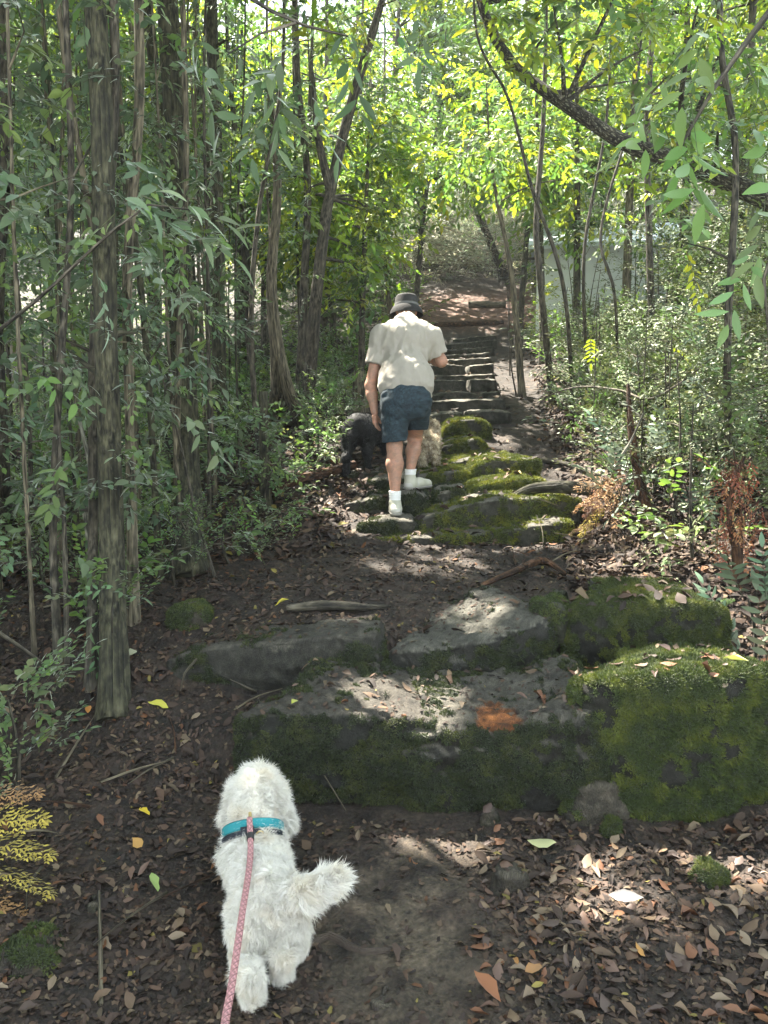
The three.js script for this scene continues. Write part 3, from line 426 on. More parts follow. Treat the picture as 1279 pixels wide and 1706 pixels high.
/* A tree or bush: trunk through points, sprays given as [position, scale, colour, kind]; limbs run from the trunk to each cluster of sprays. */
function plant(name, label, category, group, { trunk, radii, bark = M.bark, sprays: wanted = [], cluster = 1.1, flare = 0.5, limbR = 0.35, mat = M.leaf, radial = 8, extra = [], keepAll = false }) {
  const r = rngOf(++treeSeed), sprays = wanted.filter((s) => { s[4] ??= V(gauss(r), gauss(r) * 0.45 - 0.15, gauss(r)); s[4].normalize(); if (keepAll) return true; if (-s[0].z < 15) { const q = pixOf(s[0]); if (q[0] > 905 && q[0] < 1100 && q[1] > 395 && q[1] < 530 && r() < 0.9) return false; } for (let k = 0; k < 5; k++) { if (!shades(s[0], r, 0.07 * s[1], s[4].clone().multiplyScalar(0.42 * s[1]))) return true; s[4] = V(gauss(r), gauss(r) * 0.45 - 0.1, gauss(r)).normalize(); if (k > 2) s[1] *= 0.75; } return false; }), base = trunk[0].clone(), o = thing(name, label, category, base, group), curve = new THREE.CatmullRomCurve3(trunk, false, 'centripetal');
  const tg = [local(tube(trunk, radii, { radial, seed: treeSeed, flare, step: 0.14 }), base)];
  const limbs = [...extra.map((g) => local(g, base))];
  const cells = new Map();
  for (const s of sprays) { const k = [s[0].x, s[0].y, s[0].z].map((v) => Math.round(v / cluster)).join(); if (!cells.has(k)) cells.set(k, []); cells.get(k).push(s); }
  for (const list of cells.values()) {
    if (list.length < 3) continue;
    const c = list.reduce((a, s) => a.add(s[0]), V()).divideScalar(list.length); let best = 0, bd = 1e9;
    for (let t = 0.15; t <= 1; t += 0.05) { const p = curve.getPoint(t), w = p.distanceTo(c) + (p.y > c.y ? (p.y - c.y) * 1.5 : 0); if (w < bd) { bd = w; best = t; } }
    const p = curve.getPoint(best), l = p.distanceTo(c); if (l < 0.12 || l > 9) continue;
    const k0 = best * (radii.length - 1), q0 = Math.min(radii.length - 2, Math.floor(k0)), r0 = Math.min(0.35 * 0.08 + 0.006 * l, lerp(radii[q0], radii[q0 + 1], k0 - q0) * limbR + 0.003);
    const m = p.clone().lerp(c, 0.5).add(V(gauss(r) * l * 0.08, l * 0.1 * r(), gauss(r) * l * 0.08));
    limbs.push(local(tube([p, m, c], [r0, r0 * 0.6, Math.max(0.002, r0 * 0.2)], { radial: 5, step: 0.3, closed: false, seed: treeSeed }), base));
  }
  mesh('trunk', mergeGeometries(tg), bark, o);
  limbs.forEach((g) => mesh('limb', g, bark, o));
  const by = new Map();
  for (const [p, s, c, kind = 'broad', dir] of sprays) {
    const geos = SP[kind], q = kind + Math.floor(r() * geos.length);
    if (!by.has(q)) by.set(q, [[], []]);
    const dd = dir, up = V(gauss(r) * 0.35, 1, gauss(r) * 0.35);
    by.get(q)[0].push(basis(p.clone().sub(base), dd, up, s)); by.get(q)[1].push(tint(c, r));
  }
  for (const [q, [ms, cs]] of by) { const k = q.replace(/\d+$/, ''); instanced('crown', SP[k][+q.slice(k.length)], mat, ms, cs, o, 'stuff'); }
  return o;
}
// sprays in clumps round a centre
function clumps(c, rx, ry, rz, n, per, s, col, kind, r, { hollow = 0.3, keep, size = 0.55 } = {}) {
  const out = [];
  for (let k = 0; k < n; k++) {
    const dir = V(gauss(r), gauss(r), gauss(r)).normalize(), f = lerp(hollow, 1, Math.sqrt(r())), q = V(c.x + dir.x * rx * f, c.y + dir.y * ry * f, c.z + dir.z * rz * f);
    for (let i = 0; i < per; i++) { const p = V(q.x + gauss(r) * size, q.y + gauss(r) * size * 0.6, q.z + gauss(r) * size); if (p.y < H(p.x, p.z) + 0.05 || open(p) || (keep && !keep(p))) continue; out.push([p, s * rr(0.75, 1.3, r), typeof col === 'function' ? col(p, r) : col, kind]); }
  }
  return out;
}
const bole = (px0, py0, d0, ...rest) => { const b = groundAt(px0, py0, d0 - 1.2, d0 + 1.2); b.y -= 0.06; return [b, ...rest.map(([x, y, d]) => at(x, y, d))]; };
const up = (pts, dy, dx = 0, dz = 0) => { const l = pts.at(-1); return [...pts, V(l.x + dx, l.y + dy, l.z + dz)]; };
const wpx = (w, d) => w / 2 * d / FOCAL;   // radius of a stem w pixels wide at distance d

// places that the sun reaches: no spray may hang in its way
const holes = [];
{
  const hole = (px, py, rad, d, near = 0.6, share = 1) => { const p = d ? at(px, py, d) : groundAt(px, py); holes.push([p, rad, near, share]); };
  hole(690, 1160, 0.12, 3.4); hole(720, 1145, 0.1, 3.5); hole(600, 1172, 0.06, 3.4); hole(1120, 1100, 0.22, 3.25); hole(1050, 1105, 0.18, 3.25); hole(1190, 1095, 0.18, 3.3); hole(1028, 1500, 0.12); hole(1000, 1520, 0.07);
  hole(640, 935, 0.14); hole(700, 940, 0.18); hole(760, 945, 0.14); hole(600, 1050, 0.07); hole(560, 1045, 0.05); hole(1040, 910, 0.3, 5, 0.2); hole(1100, 960, 0.3, 4.7, 0.2); hole(1180, 880, 0.28, 5.1, 0.2); hole(980, 850, 0.15, 5.3); hole(1240, 1150, 0.18, 3.8); hole(1250, 1060, 0.2, 4);
  hole(640, 560, 0.14, 6.6); hole(690, 545, 0.12, 6.65); hole(655, 700, 0.12, 6.3); hole(655, 770, 0.1, 6.25); hole(850, 770, 0.22, 7.2); hole(850, 800, 0.2, 6.8); hole(590, 840, 0.14, 6.4); hole(800, 838, 0.16, 6.25); hole(890, 832, 0.18, 6.25); hole(900, 885, 0.14, 5.95); hole(760, 760, 0.14, 7.6); hole(850, 762, 0.2, 7.1); hole(785, 705, 0.2, 8.7); hole(770, 670, 0.25, 10); hole(600, 770, 0.2, 7.3); hole(520, 760, 0.25, 7.6); hole(530, 700, 0.25, 8.6); hole(560, 800, 0.15, 6.9); hole(560, 850, 0.12, 6.4); hole(720, 712, 0.12, 8.7); hole(800, 730, 0.15, 8.3); hole(470, 1395, 0.05, 2.6); hole(770, 1395, 0.06, 2.95); hole(810, 1030, 0.12, 4.1);

  for (const [px, py, d, rad, share] of [[640, 380, 12, 1.5, 0.85], [560, 330, 11, 1.2, 0.8], [690, 300, 15, 1.8, 0.85], [880, 380, 12, 1.5, 0.85], [960, 330, 10, 1.3, 0.8], [850, 560, 13, 0.9, 0.9], [1060, 640, 7.5, 0.9, 0.75], [1180, 620, 6.5, 0.8, 0.7], [1080, 480, 9, 1.2, 0.75], [770, 610, 12.5, 0.9, 0.85], [780, 520, 18, 1.6, 0.9], [400, 450, 13, 1.3, 0.6], [150, 450, 13, 1.3, 0.5], [1000, 760, 6.6, 0.6, 0.7], [1150, 760, 5.8, 0.7, 0.8], [1000, 690, 7, 0.7, 0.8], [1230, 700, 5.6, 0.6, 0.7], [1100, 560, 8, 1, 0.8], [1180, 480, 8, 1, 0.75], [760, 430, 24, 3, 0.95], [700, 430, 27, 3.5, 0.95], [800, 400, 29, 3.5, 0.95]]) hole(px, py, rad, d, rad * 1.1, share);
}
const _v = V();
const shades = (p, rnd, room = 0.12, tip) => holes.some(([q, rad, near, share]) => { for (let k = 0; k < (tip ? 3 : 1); k++) { _v.copy(p); if (k) _v.addScaledVector(tip, k / 2); _v.sub(q); const l = _v.dot(SUN); if (l > near && _v.addScaledVector(SUN, -l).lengthSq() < (rad + room) ** 2) return share >= 1 || rnd() < share; } return false; });
// --- named trunks on the left
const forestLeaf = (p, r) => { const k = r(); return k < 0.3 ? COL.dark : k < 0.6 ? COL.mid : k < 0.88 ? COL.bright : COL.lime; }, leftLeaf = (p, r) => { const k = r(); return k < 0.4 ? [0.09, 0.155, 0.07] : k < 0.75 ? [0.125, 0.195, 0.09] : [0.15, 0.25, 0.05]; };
{
  const r = rngOf(900);
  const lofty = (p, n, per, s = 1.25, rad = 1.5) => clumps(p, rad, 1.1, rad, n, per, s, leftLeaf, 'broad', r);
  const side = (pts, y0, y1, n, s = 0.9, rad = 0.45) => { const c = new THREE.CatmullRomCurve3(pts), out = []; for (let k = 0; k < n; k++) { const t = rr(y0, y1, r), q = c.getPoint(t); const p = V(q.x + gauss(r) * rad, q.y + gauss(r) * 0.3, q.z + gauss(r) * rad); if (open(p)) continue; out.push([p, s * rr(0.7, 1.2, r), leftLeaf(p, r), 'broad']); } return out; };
  const add = (label, pts, radii, o) => plant(o.name ?? 'forest_tree', label, 'tree', 'trees left of the track', { trunk: pts, radii, ...o });
  let t = up(bole(190, 1185, 4.2, [186, 900, 4.25], [176, 560, 4.3], [165, 120, 4.4]), 3.4, -0.3, -0.4);
  add('thickest dark mossy trunk on the left rising from the bank', t, [wpx(44, 4.2), wpx(39, 4.2), wpx(36, 4.2), wpx(33, 4.2), 0.03], { bark: M.barkMoss, sprays: [...side(t, 0.3, 0.62, 34), ...lofty(t.at(-1), 9, 16)], flare: 0.35, radial: 14 });
  t = up(bole(152, 1150, 4.5, [155, 850, 4.5], [158, 520, 4.5], [190, 200, 4.5]), 3);
  add('thin dark stem hugging the thickest left trunk', t, [0.03, 0.028, 0.025, 0.02, 0.01], { sprays: side(t, 0.25, 0.9, 40) });
  t = up(bole(222, 1040, 4.9, [216, 700, 4.9], [212, 450, 4.95], [232, 150, 5]), 3);
  add('pale twisted vine stem right of the thickest left trunk', t, [0.034, 0.03, 0.03, 0.026, 0.012], { bark: M.barkPale, sprays: side(t, 0.3, 0.9, 30) });
  t = up(bole(318, 960, 6.3, [312, 760, 6.3], [300, 480, 6.35], [285, 100, 6.5]), 3.4, -0.2);
  add('broad grey trunk with moss at its foot, second thickest on the left', t, [wpx(44, 6.3), wpx(38, 6.3), wpx(34, 6.3), wpx(30, 6.3), 0.03], { bark: M.barkMoss, sprays: [...side(t, 0.25, 0.65, 40), ...lofty(t.at(-1), 9, 16)], radial: 12 });
  t = up(bole(292, 880, 6, [296, 640, 6], [304, 420, 6.05], [310, 260, 6.1]), 2.5);
  add('straight pale sapling stem in front of the broad grey trunk', t, [0.026, 0.025, 0.022, 0.02, 0.008], { bark: M.barkPale, sprays: side(t, 0.35, 0.95, 26) });
  t = up(bole(368, 760, 8.6, [364, 560, 8.6], [360, 250, 8.7], [352, 30, 8.8]), 3);
  add('straight dark trunk behind the left thicket, right of the broad grey trunk', t, [wpx(26, 8.6), wpx(22, 8.6), wpx(20, 8.6), wpx(18, 8.6), 0.02], { bark: M.barkMoss, sprays: [...side(t, 0.3, 0.8, 40, 1), ...lofty(t.at(-1), 10, 16)], radial: 10 });
  t = up(bole(512, 690, 9.6, [526, 500, 9.8], [548, 330, 10], [578, 200, 10.1]), 2.2, 0.7);
  const fork = tube([at(550, 320, 10), at(530, 230, 10.1), at(520, 120, 10.2)], [0.06, 0.045, 0.02], { radial: 7 });
  add('slim leaning forked tree just left of the walker', t, [wpx(24, 9.7), wpx(20, 9.7), wpx(18, 9.7), wpx(15, 9.7), 0.02], { extra: [fork], sprays: [...lofty(t.at(-1), 16, 20, 1.3, 1.6), ...clumps(at(600, 330, 11), 0.9, 1.0, 0.9, 12, 18, 1.1, COL.bright, 'broad', r)], radial: 10 });
  t = up(bole(496, 690, 10.2, [506, 480, 10.3], [512, 300, 10.4], [495, 120, 10.4]), 2.5);
  add('thin straight tree beside the leaning forked tree', t, [0.055, 0.05, 0.045, 0.035, 0.015], { sprays: [...side(t, 0.4, 0.9, 40, 1.1, 0.6), ...lofty(t.at(-1), 10, 16)] });
  t = up(bole(436, 790, 7.8, [418, 560, 7.8], [430, 360, 7.9], [470, 120, 8]), 2);
  add('slender dark bowed sapling in the middle of the left thicket', t, [0.03, 0.026, 0.02, 0.016, 0.006], { sprays: side(t, 0.4, 1, 44, 1, 0.5) });
  t = up(bole(98, 1110, 4.3, [88, 880, 4.3], [100, 620, 4.3], [118, 300, 4.4]), 2.5);
  add('thin dark double-stemmed sapling near the left edge', t, [0.024, 0.02, 0.018, 0.016, 0.008], { extra: [tube([t[0].clone().add(V(0.06, 0, 0.05)), at(106, 860, 4.2), at(92, 640, 4.2)], [0.016, 0.013, 0.008], { radial: 6 })], sprays: side(t, 0.2, 0.95, 34, 0.9, 0.4) });
  t = bole(146, 1020, 4.7, [148, 900, 4.7], [140, 850, 4.7], [152, 800, 4.68], [132, 700, 4.7]);
  add('pale grey crooked sapling stem left of the thickest trunk', t, [0.02, 0.018, 0.017, 0.015, 0.01], { bark: M.barkGrey, flare: 0.1 });
  t = up(bole(10, 860, 6, [2, 760, 6], [-6, 500, 6], [10, 200, 6]), 2);
  add('dark trunk at the very left edge', t, [0.06, 0.055, 0.05, 0.04, 0.015], { sprays: side(t, 0.3, 1, 30) });
  // dead, cut and forked
  const f0 = groundAt(488, 705, 8, 10), fp = [V(f0.x - 0.22, f0.y - 0.1, f0.z), at(462, 600, 8.9), at(452, 480, 8.9), at(462, 300, 9), at(448, 140, 9)];
  add('dead tree with a split tan hollow base, left of the stump', fp, [0.1, 0.085, 0.06, 0.05, 0.03], { bark: M.barkPale, extra: [tube([V(f0.x + 0.16, f0.y - 0.1, f0.z + 0.05), at(478, 640, 8.85), at(462, 560, 8.9)], [0.11, 0.075, 0.05], { radial: 9 }), tube([V(f0.x - 0.05, f0.y - 0.1, f0.z - 0.1), at(470, 620, 9), at(458, 540, 9)], [0.07, 0.06, 0.05], { radial: 8 })], radial: 10, sprays: clumps(fp.at(-1), 1, 0.8, 1, 6, 12, 1.1, leftLeaf, 'broad', r), name: 'dead_tree' });
  const cb = groundAt(441, 850, 6, 9); plant('cut_sapling', 'mossy sapling cut off at waist height with a pale sawn top', 'stump', undefined, { trunk: [cb.clone().setY(cb.y - 0.08), at(440, 740, -cb.z), at(438, 652, -cb.z)], radii: [0.05, 0.042, 0.04], bark: M.barkMoss });
  const sb = groundAt(598, 690, 8, 10.5); const st = plant('tree_stump', 'grey weathered stump left of the walker’s arm', 'stump', undefined, { trunk: [sb.clone().setY(sb.y - 0.1), at(599, 655, -sb.z), at(598, 619, -sb.z)], radii: [0.1, 0.085, 0.08], bark: M.barkPale, radial: 12 });
}
// --- random slender saplings filling the left thicket
{
  const r = rngOf(910); let made = 0; const spots = [];
  for (let n = 0; n < 3000 && made < 92; n++) {
    const d = rr(3.9, 13, r), x = -rr(1.25, 0.55 * d + 1.2, r) + (d > 8 ? rr(0, 1.2, r) : 0); if (Math.abs(x - pathX(d)) < 1.7 || (d < 5 && x > -1.5) || spots.some(([a, b]) => Math.hypot(a - x, b - d) < 0.34)) continue;
    spots.push([x, d]); made++;
    const y = H(x, -d), hgt = rr(3.2, 6.5, r) + (d > 8 ? 1 : 0), lx = gauss(r) * 0.35, lz = gauss(r) * 0.35, r0 = rr(0.009, 0.026, r), tr = [V(x, y - 0.05, -d), V(x + lx * 0.3 + gauss(r) * 0.06, y + hgt * 0.33, -d + lz * 0.3), V(x + lx * 0.6 + gauss(r) * 0.1, y + hgt * 0.66, -d + lz * 0.6), V(x + lx, y + hgt, -d + lz)];
    const c = new THREE.CatmullRomCurve3(tr), sp2 = [], ns = Math.round(rr(30, 58, r));
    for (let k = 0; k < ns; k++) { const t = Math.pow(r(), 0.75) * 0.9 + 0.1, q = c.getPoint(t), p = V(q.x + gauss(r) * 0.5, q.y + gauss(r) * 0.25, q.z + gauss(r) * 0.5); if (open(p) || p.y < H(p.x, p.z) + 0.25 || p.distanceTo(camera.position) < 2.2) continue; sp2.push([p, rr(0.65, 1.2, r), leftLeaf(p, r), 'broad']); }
    plant('slender_sapling', 'slender upright sapling in the crowded thicket left of the track', 'sapling', 'saplings of the left thicket', { trunk: tr, radii: [r0, r0 * 0.85, r0 * 0.65, r0 * 0.25], bark: r() < 0.45 ? M.barkPale : r() < 0.5 ? M.barkMoss : M.bark, sprays: sp2, cluster: 0.7, radial: 6 });
  }
}
// --- right-hand trees
{
  const r = rngOf(920), rightLeaf = forestLeaf;
  const lean = [V(4.6, H(4.6, -5.6) - 0.1, -5.6), at(1520, 470, 5.5), at(1290, 340, 5.6), at(1150, 275, 5.8), at(1040, 238, 6), at(965, 190, 6.2), at(905, 150, 6.4), at(858, 112, 6.5), at(806, 20, 6.7), at(780, -120, 7)];
  plant('leaning_tree', 'tree leaning in from the right with a long lichen-spotted trunk over the track', 'tree', undefined, { trunk: lean, radii: [0.13, 0.11, 0.085, 0.075, 0.066, 0.056, 0.047, 0.04, 0.034, 0.02], bark: M.barkLichen, radial: 12, sprays: [...clumps(at(780, -60, 7), 1.6, 1, 1.6, 14, 18, 1.2, rightLeaf, 'broad', r), ...clumps(at(1000, 60, 6.8), 1.4, 0.7, 1.2, 10, 14, 1, rightLeaf, 'small', r), ...clumps(at(1060, 200, 5.4), 1.3, 0.6, 0.5, 14, 10, 0.8, rightLeaf, 'broad', r, { size: 0.3 }), ...clumps(at(900, 120, 6), 0.9, 0.6, 0.5, 12, 10, 0.9, rightLeaf, 'broad', r, { size: 0.35 })] });
  const thin = (label, pts, rad, n, col = rightLeaf, kind = 'broad', bark = M.bark) => { const c = new THREE.CatmullRomCurve3(pts), out = []; for (let k = 0; k < n; k++) { const q = c.getPoint(rr(0.35, 1, r)), p = V(q.x + gauss(r) * 0.6, q.y + gauss(r) * 0.4, q.z + gauss(r) * 0.6); if (!open(p)) out.push([p, rr(0.7, 1.2, r), typeof col === 'function' ? col(p, r) : col, kind]); } plant('slim_tree', label, 'tree', 'slim trees right of the track', { trunk: pts, radii: rad.map((v) => v * 0.75), sprays: out, bark, cluster: 0.9 }); };
  thin('slim tree with two fine stems rising right of the stair top', up(bole(958, 600, 8, [935, 460, 8], [885, 310, 8.1], [845, 160, 8.2], [795, 60, 8.3]), 1.5), [0.035, 0.03, 0.026, 0.02, 0.016, 0.008], 90);
  thin('dark slim tree standing between the pale building and the track', up(bole(925, 560, 9, [900, 470, 9], [893, 380, 9], [905, 200, 9.2]), 2), [0.06, 0.05, 0.04, 0.03, 0.012], 80);
  thin('thin dark stem in front of the pale building’s wall', up(bole(985, 600, 8.4, [972, 480, 8.4], [975, 400, 8.4], [1010, 200, 8.5]), 2), [0.03, 0.026, 0.022, 0.016, 0.008], 60);
  thin('pair of thin stems right of the pale building’s wall', up(bole(1030, 620, 7.6, [1022, 480, 7.6], [1000, 400, 7.7], [1060, 150, 7.9]), 2), [0.024, 0.02, 0.018, 0.014, 0.006], 60);
  thin('upright dark trunk in the shade at the right edge', up(bole(1215, 800, 5.2, [1212, 560, 5.2], [1225, 250, 5.3], [1200, 60, 5.4]), 2), [0.035, 0.032, 0.028, 0.024, 0.01], 40);
  thin('leaning grey trunk on the hillside seen over the stair top', up(bole(842, 455, 21.5, [815, 400, 21.6], [780, 310, 21.8], [735, 190, 22.2]), 4, -0.6), [0.15, 0.13, 0.11, 0.09, 0.04], 100, COL.mid);
  thin('tall straight tree on the right bank behind the leaning trunk', up(bole(1090, 640, 9.5, [1082, 420, 9.5], [1078, 200, 9.6], [1090, 0, 9.8]), 2.5), [0.06, 0.055, 0.05, 0.04, 0.015], 120);
  // short reddish trunk and bleached stick in the right undergrowth
  const rb = groundAt(1078, 858, 4, 7), rd = -rb.z; plant('broken_trunk', 'short reddish broken trunk in the undergrowth behind the dead fern', 'stump', undefined, { trunk: [rb.clone().setY(rb.y - 0.06), at(1062, 780, rd), at(1052, 725, rd), at(1046, 640, rd + 0.1)], radii: [0.05, 0.04, 0.028, 0.012], bark: M.barkRed });
  const r2 = groundAt(1232, 975, 3.5, 6), q2 = -r2.z; plant('broken_trunk', 'dark reddish decaying trunk by the rusty dead foliage at the right edge', 'stump', undefined, { trunk: [r2.clone().setY(r2.y - 0.06), at(1224, 900, q2), at(1212, 850, q2 + 0.05), at(1240, 760, q2)], radii: [0.03, 0.024, 0.018, 0.01], bark: M.barkRed });
}
console.log('named trees done', treeSeed);
// --- trees behind: along both sides of the upper stair and over the hill
{
  const r = rngOf(930), put = (x, d, hgt, col, o = {}) => {
    const y = H(x, -d), lx = gauss(r) * 0.5, s = (o.s ?? 1) * (d > 18 ? 1.9 : d > 12 ? 1.5 : 1.25), tr = [V(x, y - 0.1, -d), V(x + lx * 0.4, y + hgt * 0.4, -d), V(x + lx, y + hgt * 0.75, -d + gauss(r) * 0.4), V(x + lx * 1.2, y + hgt, -d)], r0 = hgt * 0.009 + 0.015;
    const sp2 = clumps(V(x + lx, y + hgt * 0.62, -d), hgt * 0.24, hgt * 0.36, hgt * 0.24, o.n ?? 26, o.per ?? 18, s, col, 'broad', r, { hollow: 0.2, size: d > 14 ? 0.75 : 0.5 });
    plant(o.name ?? 'forest_tree', o.label, 'tree', o.group, { trunk: tr, radii: [r0, r0 * 0.8, r0 * 0.5, r0 * 0.15], sprays: sp2, cluster: 1.4, radial: 7, bark: r() < 0.5 ? M.bark : M.barkPale });
  };
  const glow = forestLeaf;
  const A = { label: 'bright sunlit leafy tree left of the upper stair', group: 'leafy trees left of the upper stair' }, B = { label: 'sunlit leafy tree right of the upper stair', group: 'leafy trees right of the upper stair' };
  let li = 0; const near1 = ['low yellow-green tree just left of the walker’s hat', 'bright tree behind the walker’s hat, left of the stair top', 'leafy tree behind the slim leaning forked tree', 'lime green tree left of the view up to the red earth', 'small bright tree at the left rim of the red earth', 'leafy tree behind the dead split tree', 'leafy tree left of the dead split tree, deep in the thicket', 'tall bright tree above the leaning forked tree', 'tall leafy tree behind the straight dark trunk', 'tall bright tree between the forked tree and the stair top'], near2 = ['yellow-green tree hard by the right edge of the upper stair', 'sunlit tree behind the slim two-stemmed tree', 'bright tree beside the topmost slab on the right', 'sparse tree left of the pale building', 'sparse sunlit tree in front of the pale building’s right end', 'tall bright tree right of the red earth', 'leafy tree behind the tall straight tree on the right bank', 'leafy tree behind the dark upright trunk at the right edge', 'sparse tall tree behind the pale building', 'tall tree right of the pale building, behind the leaning trunk'];
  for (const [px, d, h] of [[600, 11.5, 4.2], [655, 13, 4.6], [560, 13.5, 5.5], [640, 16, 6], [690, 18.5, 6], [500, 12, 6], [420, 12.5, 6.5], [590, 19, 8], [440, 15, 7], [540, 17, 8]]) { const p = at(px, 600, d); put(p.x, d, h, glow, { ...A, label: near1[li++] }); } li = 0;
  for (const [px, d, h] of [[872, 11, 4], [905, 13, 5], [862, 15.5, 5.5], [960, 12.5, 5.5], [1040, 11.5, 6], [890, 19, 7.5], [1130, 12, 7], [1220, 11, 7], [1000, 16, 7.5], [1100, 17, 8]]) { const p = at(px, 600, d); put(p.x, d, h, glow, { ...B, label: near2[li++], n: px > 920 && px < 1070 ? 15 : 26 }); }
  ['tall tree high on the slope above the walker’s hat', 'tall tree on the slope straight above the stair', 'tall tree on the slope above the leaning grey trunk', 'tallest tree filling the gap over the stair', 'tall tree on the slope above the leaning forked tree'].forEach((label, k) => { const [px, d, h] = [[640, 20.5, 9], [700, 23, 10.5], [785, 24, 10.5], [730, 27, 13], [600, 22, 11]][k], p = at(px, 600, d); put(p.x, d, h, glow, { label, group: 'tall trees on the slope above the stair', n: 24, per: 18 }); });
  const far = { label: 'distant tree on the hill slope behind the track', group: 'distant trees of the hill slope' };
  for (let k = 0; k < 40; k++) { const d = rr(22, 52, r), x = rr(-0.62, 0.62, r) * d, sky1 = Math.abs(x / d - 0.09) < 0.06; put(x, d, sky1 ? rr(4.5, 8, r) : rr(7, 13, r), forestLeaf, { ...far, s: d > 34 ? 1.7 : 1.2, n: 16, per: 15 }); }
  // far left thicket in full sun behind the saplings
  const L = { label: 'sunlit tree standing behind the left thicket', group: 'sunlit trees behind the left thicket' };
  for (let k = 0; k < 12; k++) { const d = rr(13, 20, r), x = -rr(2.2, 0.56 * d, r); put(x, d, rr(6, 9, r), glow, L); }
}
{ // seedlings and trailing leaves over the forest floor, too many to count
  const r = rngOf(935), ms = [[], [], []], cs = [[], [], []];
  for (let n = 0; n < 5200; n++) { const d = rr(5, 24, r), x = rr(-0.62, 0.62, r) * (d + 1), u = x - pathX(d); if (Math.abs(u) < 1.15 || (d < 9 && r() > 0.4)) continue; const p = V(x, H(x, -d) + rr(0.02, 0.22, r), -d), q = n % 3; ms[q].push(basis(p, V(gauss(r), rr(0, 0.7, r), gauss(r)), V(gauss(r) * 0.3, 1, gauss(r) * 0.3), rr(0.6, 1.3, r) * (d > 12 ? 1.4 : 1))); cs[q].push(tint(r() < 0.5 ? COL.mid : r() < 0.6 ? COL.olive : COL.grey, r)); }
  [SP.broad[0], SP.small[0], SP.broad[1]].forEach((g, q) => tag(instanced('ground_cover', g, M.leaf, ms[q], cs[q]), ['broad-leaved green ground cover on the forest floor', 'small-leaved ground cover on the forest floor', 'drooping leafy ground cover on the forest floor'][q], 'ground cover'));
}
// --- crowns overhead: they shade the foreground; gaps let the sun reach where the photograph shows it
{
  const r = rngOf(940);
  const trunks = [[-3.4, 5.2, 0], [-2.3, 8.6, 1], [3.6, 7.6, 2], [-5.2, 2.2, 3], [4.4, 2.6, 4], [0.2, -2.2, 5], [-2.6, 12.2, 6]];
  const lab = ['tall tree behind the thin left saplings whose crown closes over the track', 'tall tree left of the dead split tree reaching over the stair', 'tall tree on the right bank arching over the stair', 'tall tree just out of view on the left', 'tall tree just out of view on the right', 'tall tree behind the viewer', 'tall tree left of the stair top with crown over the track'];
  const lists = trunks.map(() => []);
  for (let n = 0; n < 13000; n++) {
    const d = rr(-1.2, 9, r), x = rr(-0.5, 0.5, r) * (7 + Math.max(0, d) * 0.5), y = H(x, -d) + rr(0, 1, r), t = rr(5.2, 10.5, r) / SUN.y, p = V(x, y, -d).addScaledVector(SUN, t);
    const keep = d > 7 ? 0.5 : 1; if (r() > keep) continue;
    let b = 0, bd = 1e9; trunks.forEach(([tx, td], k) => { const w = Math.hypot(tx - p.x, td + p.z); if (w < bd) { bd = w; b = k; } });
    lists[b].push([p, rr(1.2, 1.8, r), forestLeaf(p, r), 'broad']);
  }
  trunks.forEach(([x, d, k]) => { const y = H(x, -d), h = 7.5; plant('canopy_tree', lab[k], 'tree', undefined, { trunk: [V(x, y - 0.1, -d), V(x + 0.1, y + 2.5, -d), V(x - 0.1, y + 5, -d - 0.1), V(x + 0.1, y + h, -d)], radii: [0.075, 0.065, 0.055, 0.03], sprays: lists[k], cluster: 1.5, bark: k % 2 ? M.barkMoss : M.bark, radial: 10 }); });
}
console.log('canopy done', treeSeed);
{
  const r = rngOf(945); [[-4.6, -1.5], [-5.6, 0.8], [-4.2, 3.2], [-6.4, 3.2], [-3, -3.4], [3.4, -3], [4.6, -0.6], [5.4, 1.6], [4.8, 3.6], [0.6, -5], [6.4, 4.4]].forEach(([x, d], k) => {
    const y = H(x, -d), h = rr(5.5, 7.5, r), sp2 = clumps(V(x, y + h * 0.5, -d), 1.5, h * 0.45, 1.5, 26, 16, 1.4, forestLeaf, 'broad', r, { keep: (p) => { const q = pixOf(p); return q[2] < 0.3 || q[0] < -120 || q[0] > 1400 || q[1] < -150; } });
    plant('forest_tree', 'leafy tree beside the track, outside the picture', 'tree', 'trees around the viewer', { trunk: [V(x, y - 0.1, -d), V(x + 0.1, y + h * 0.5, -d), V(x, y + h, -d)], radii: [0.06, 0.05, 0.02], sprays: sp2, cluster: 1.5, radial: 7 });
  });
}
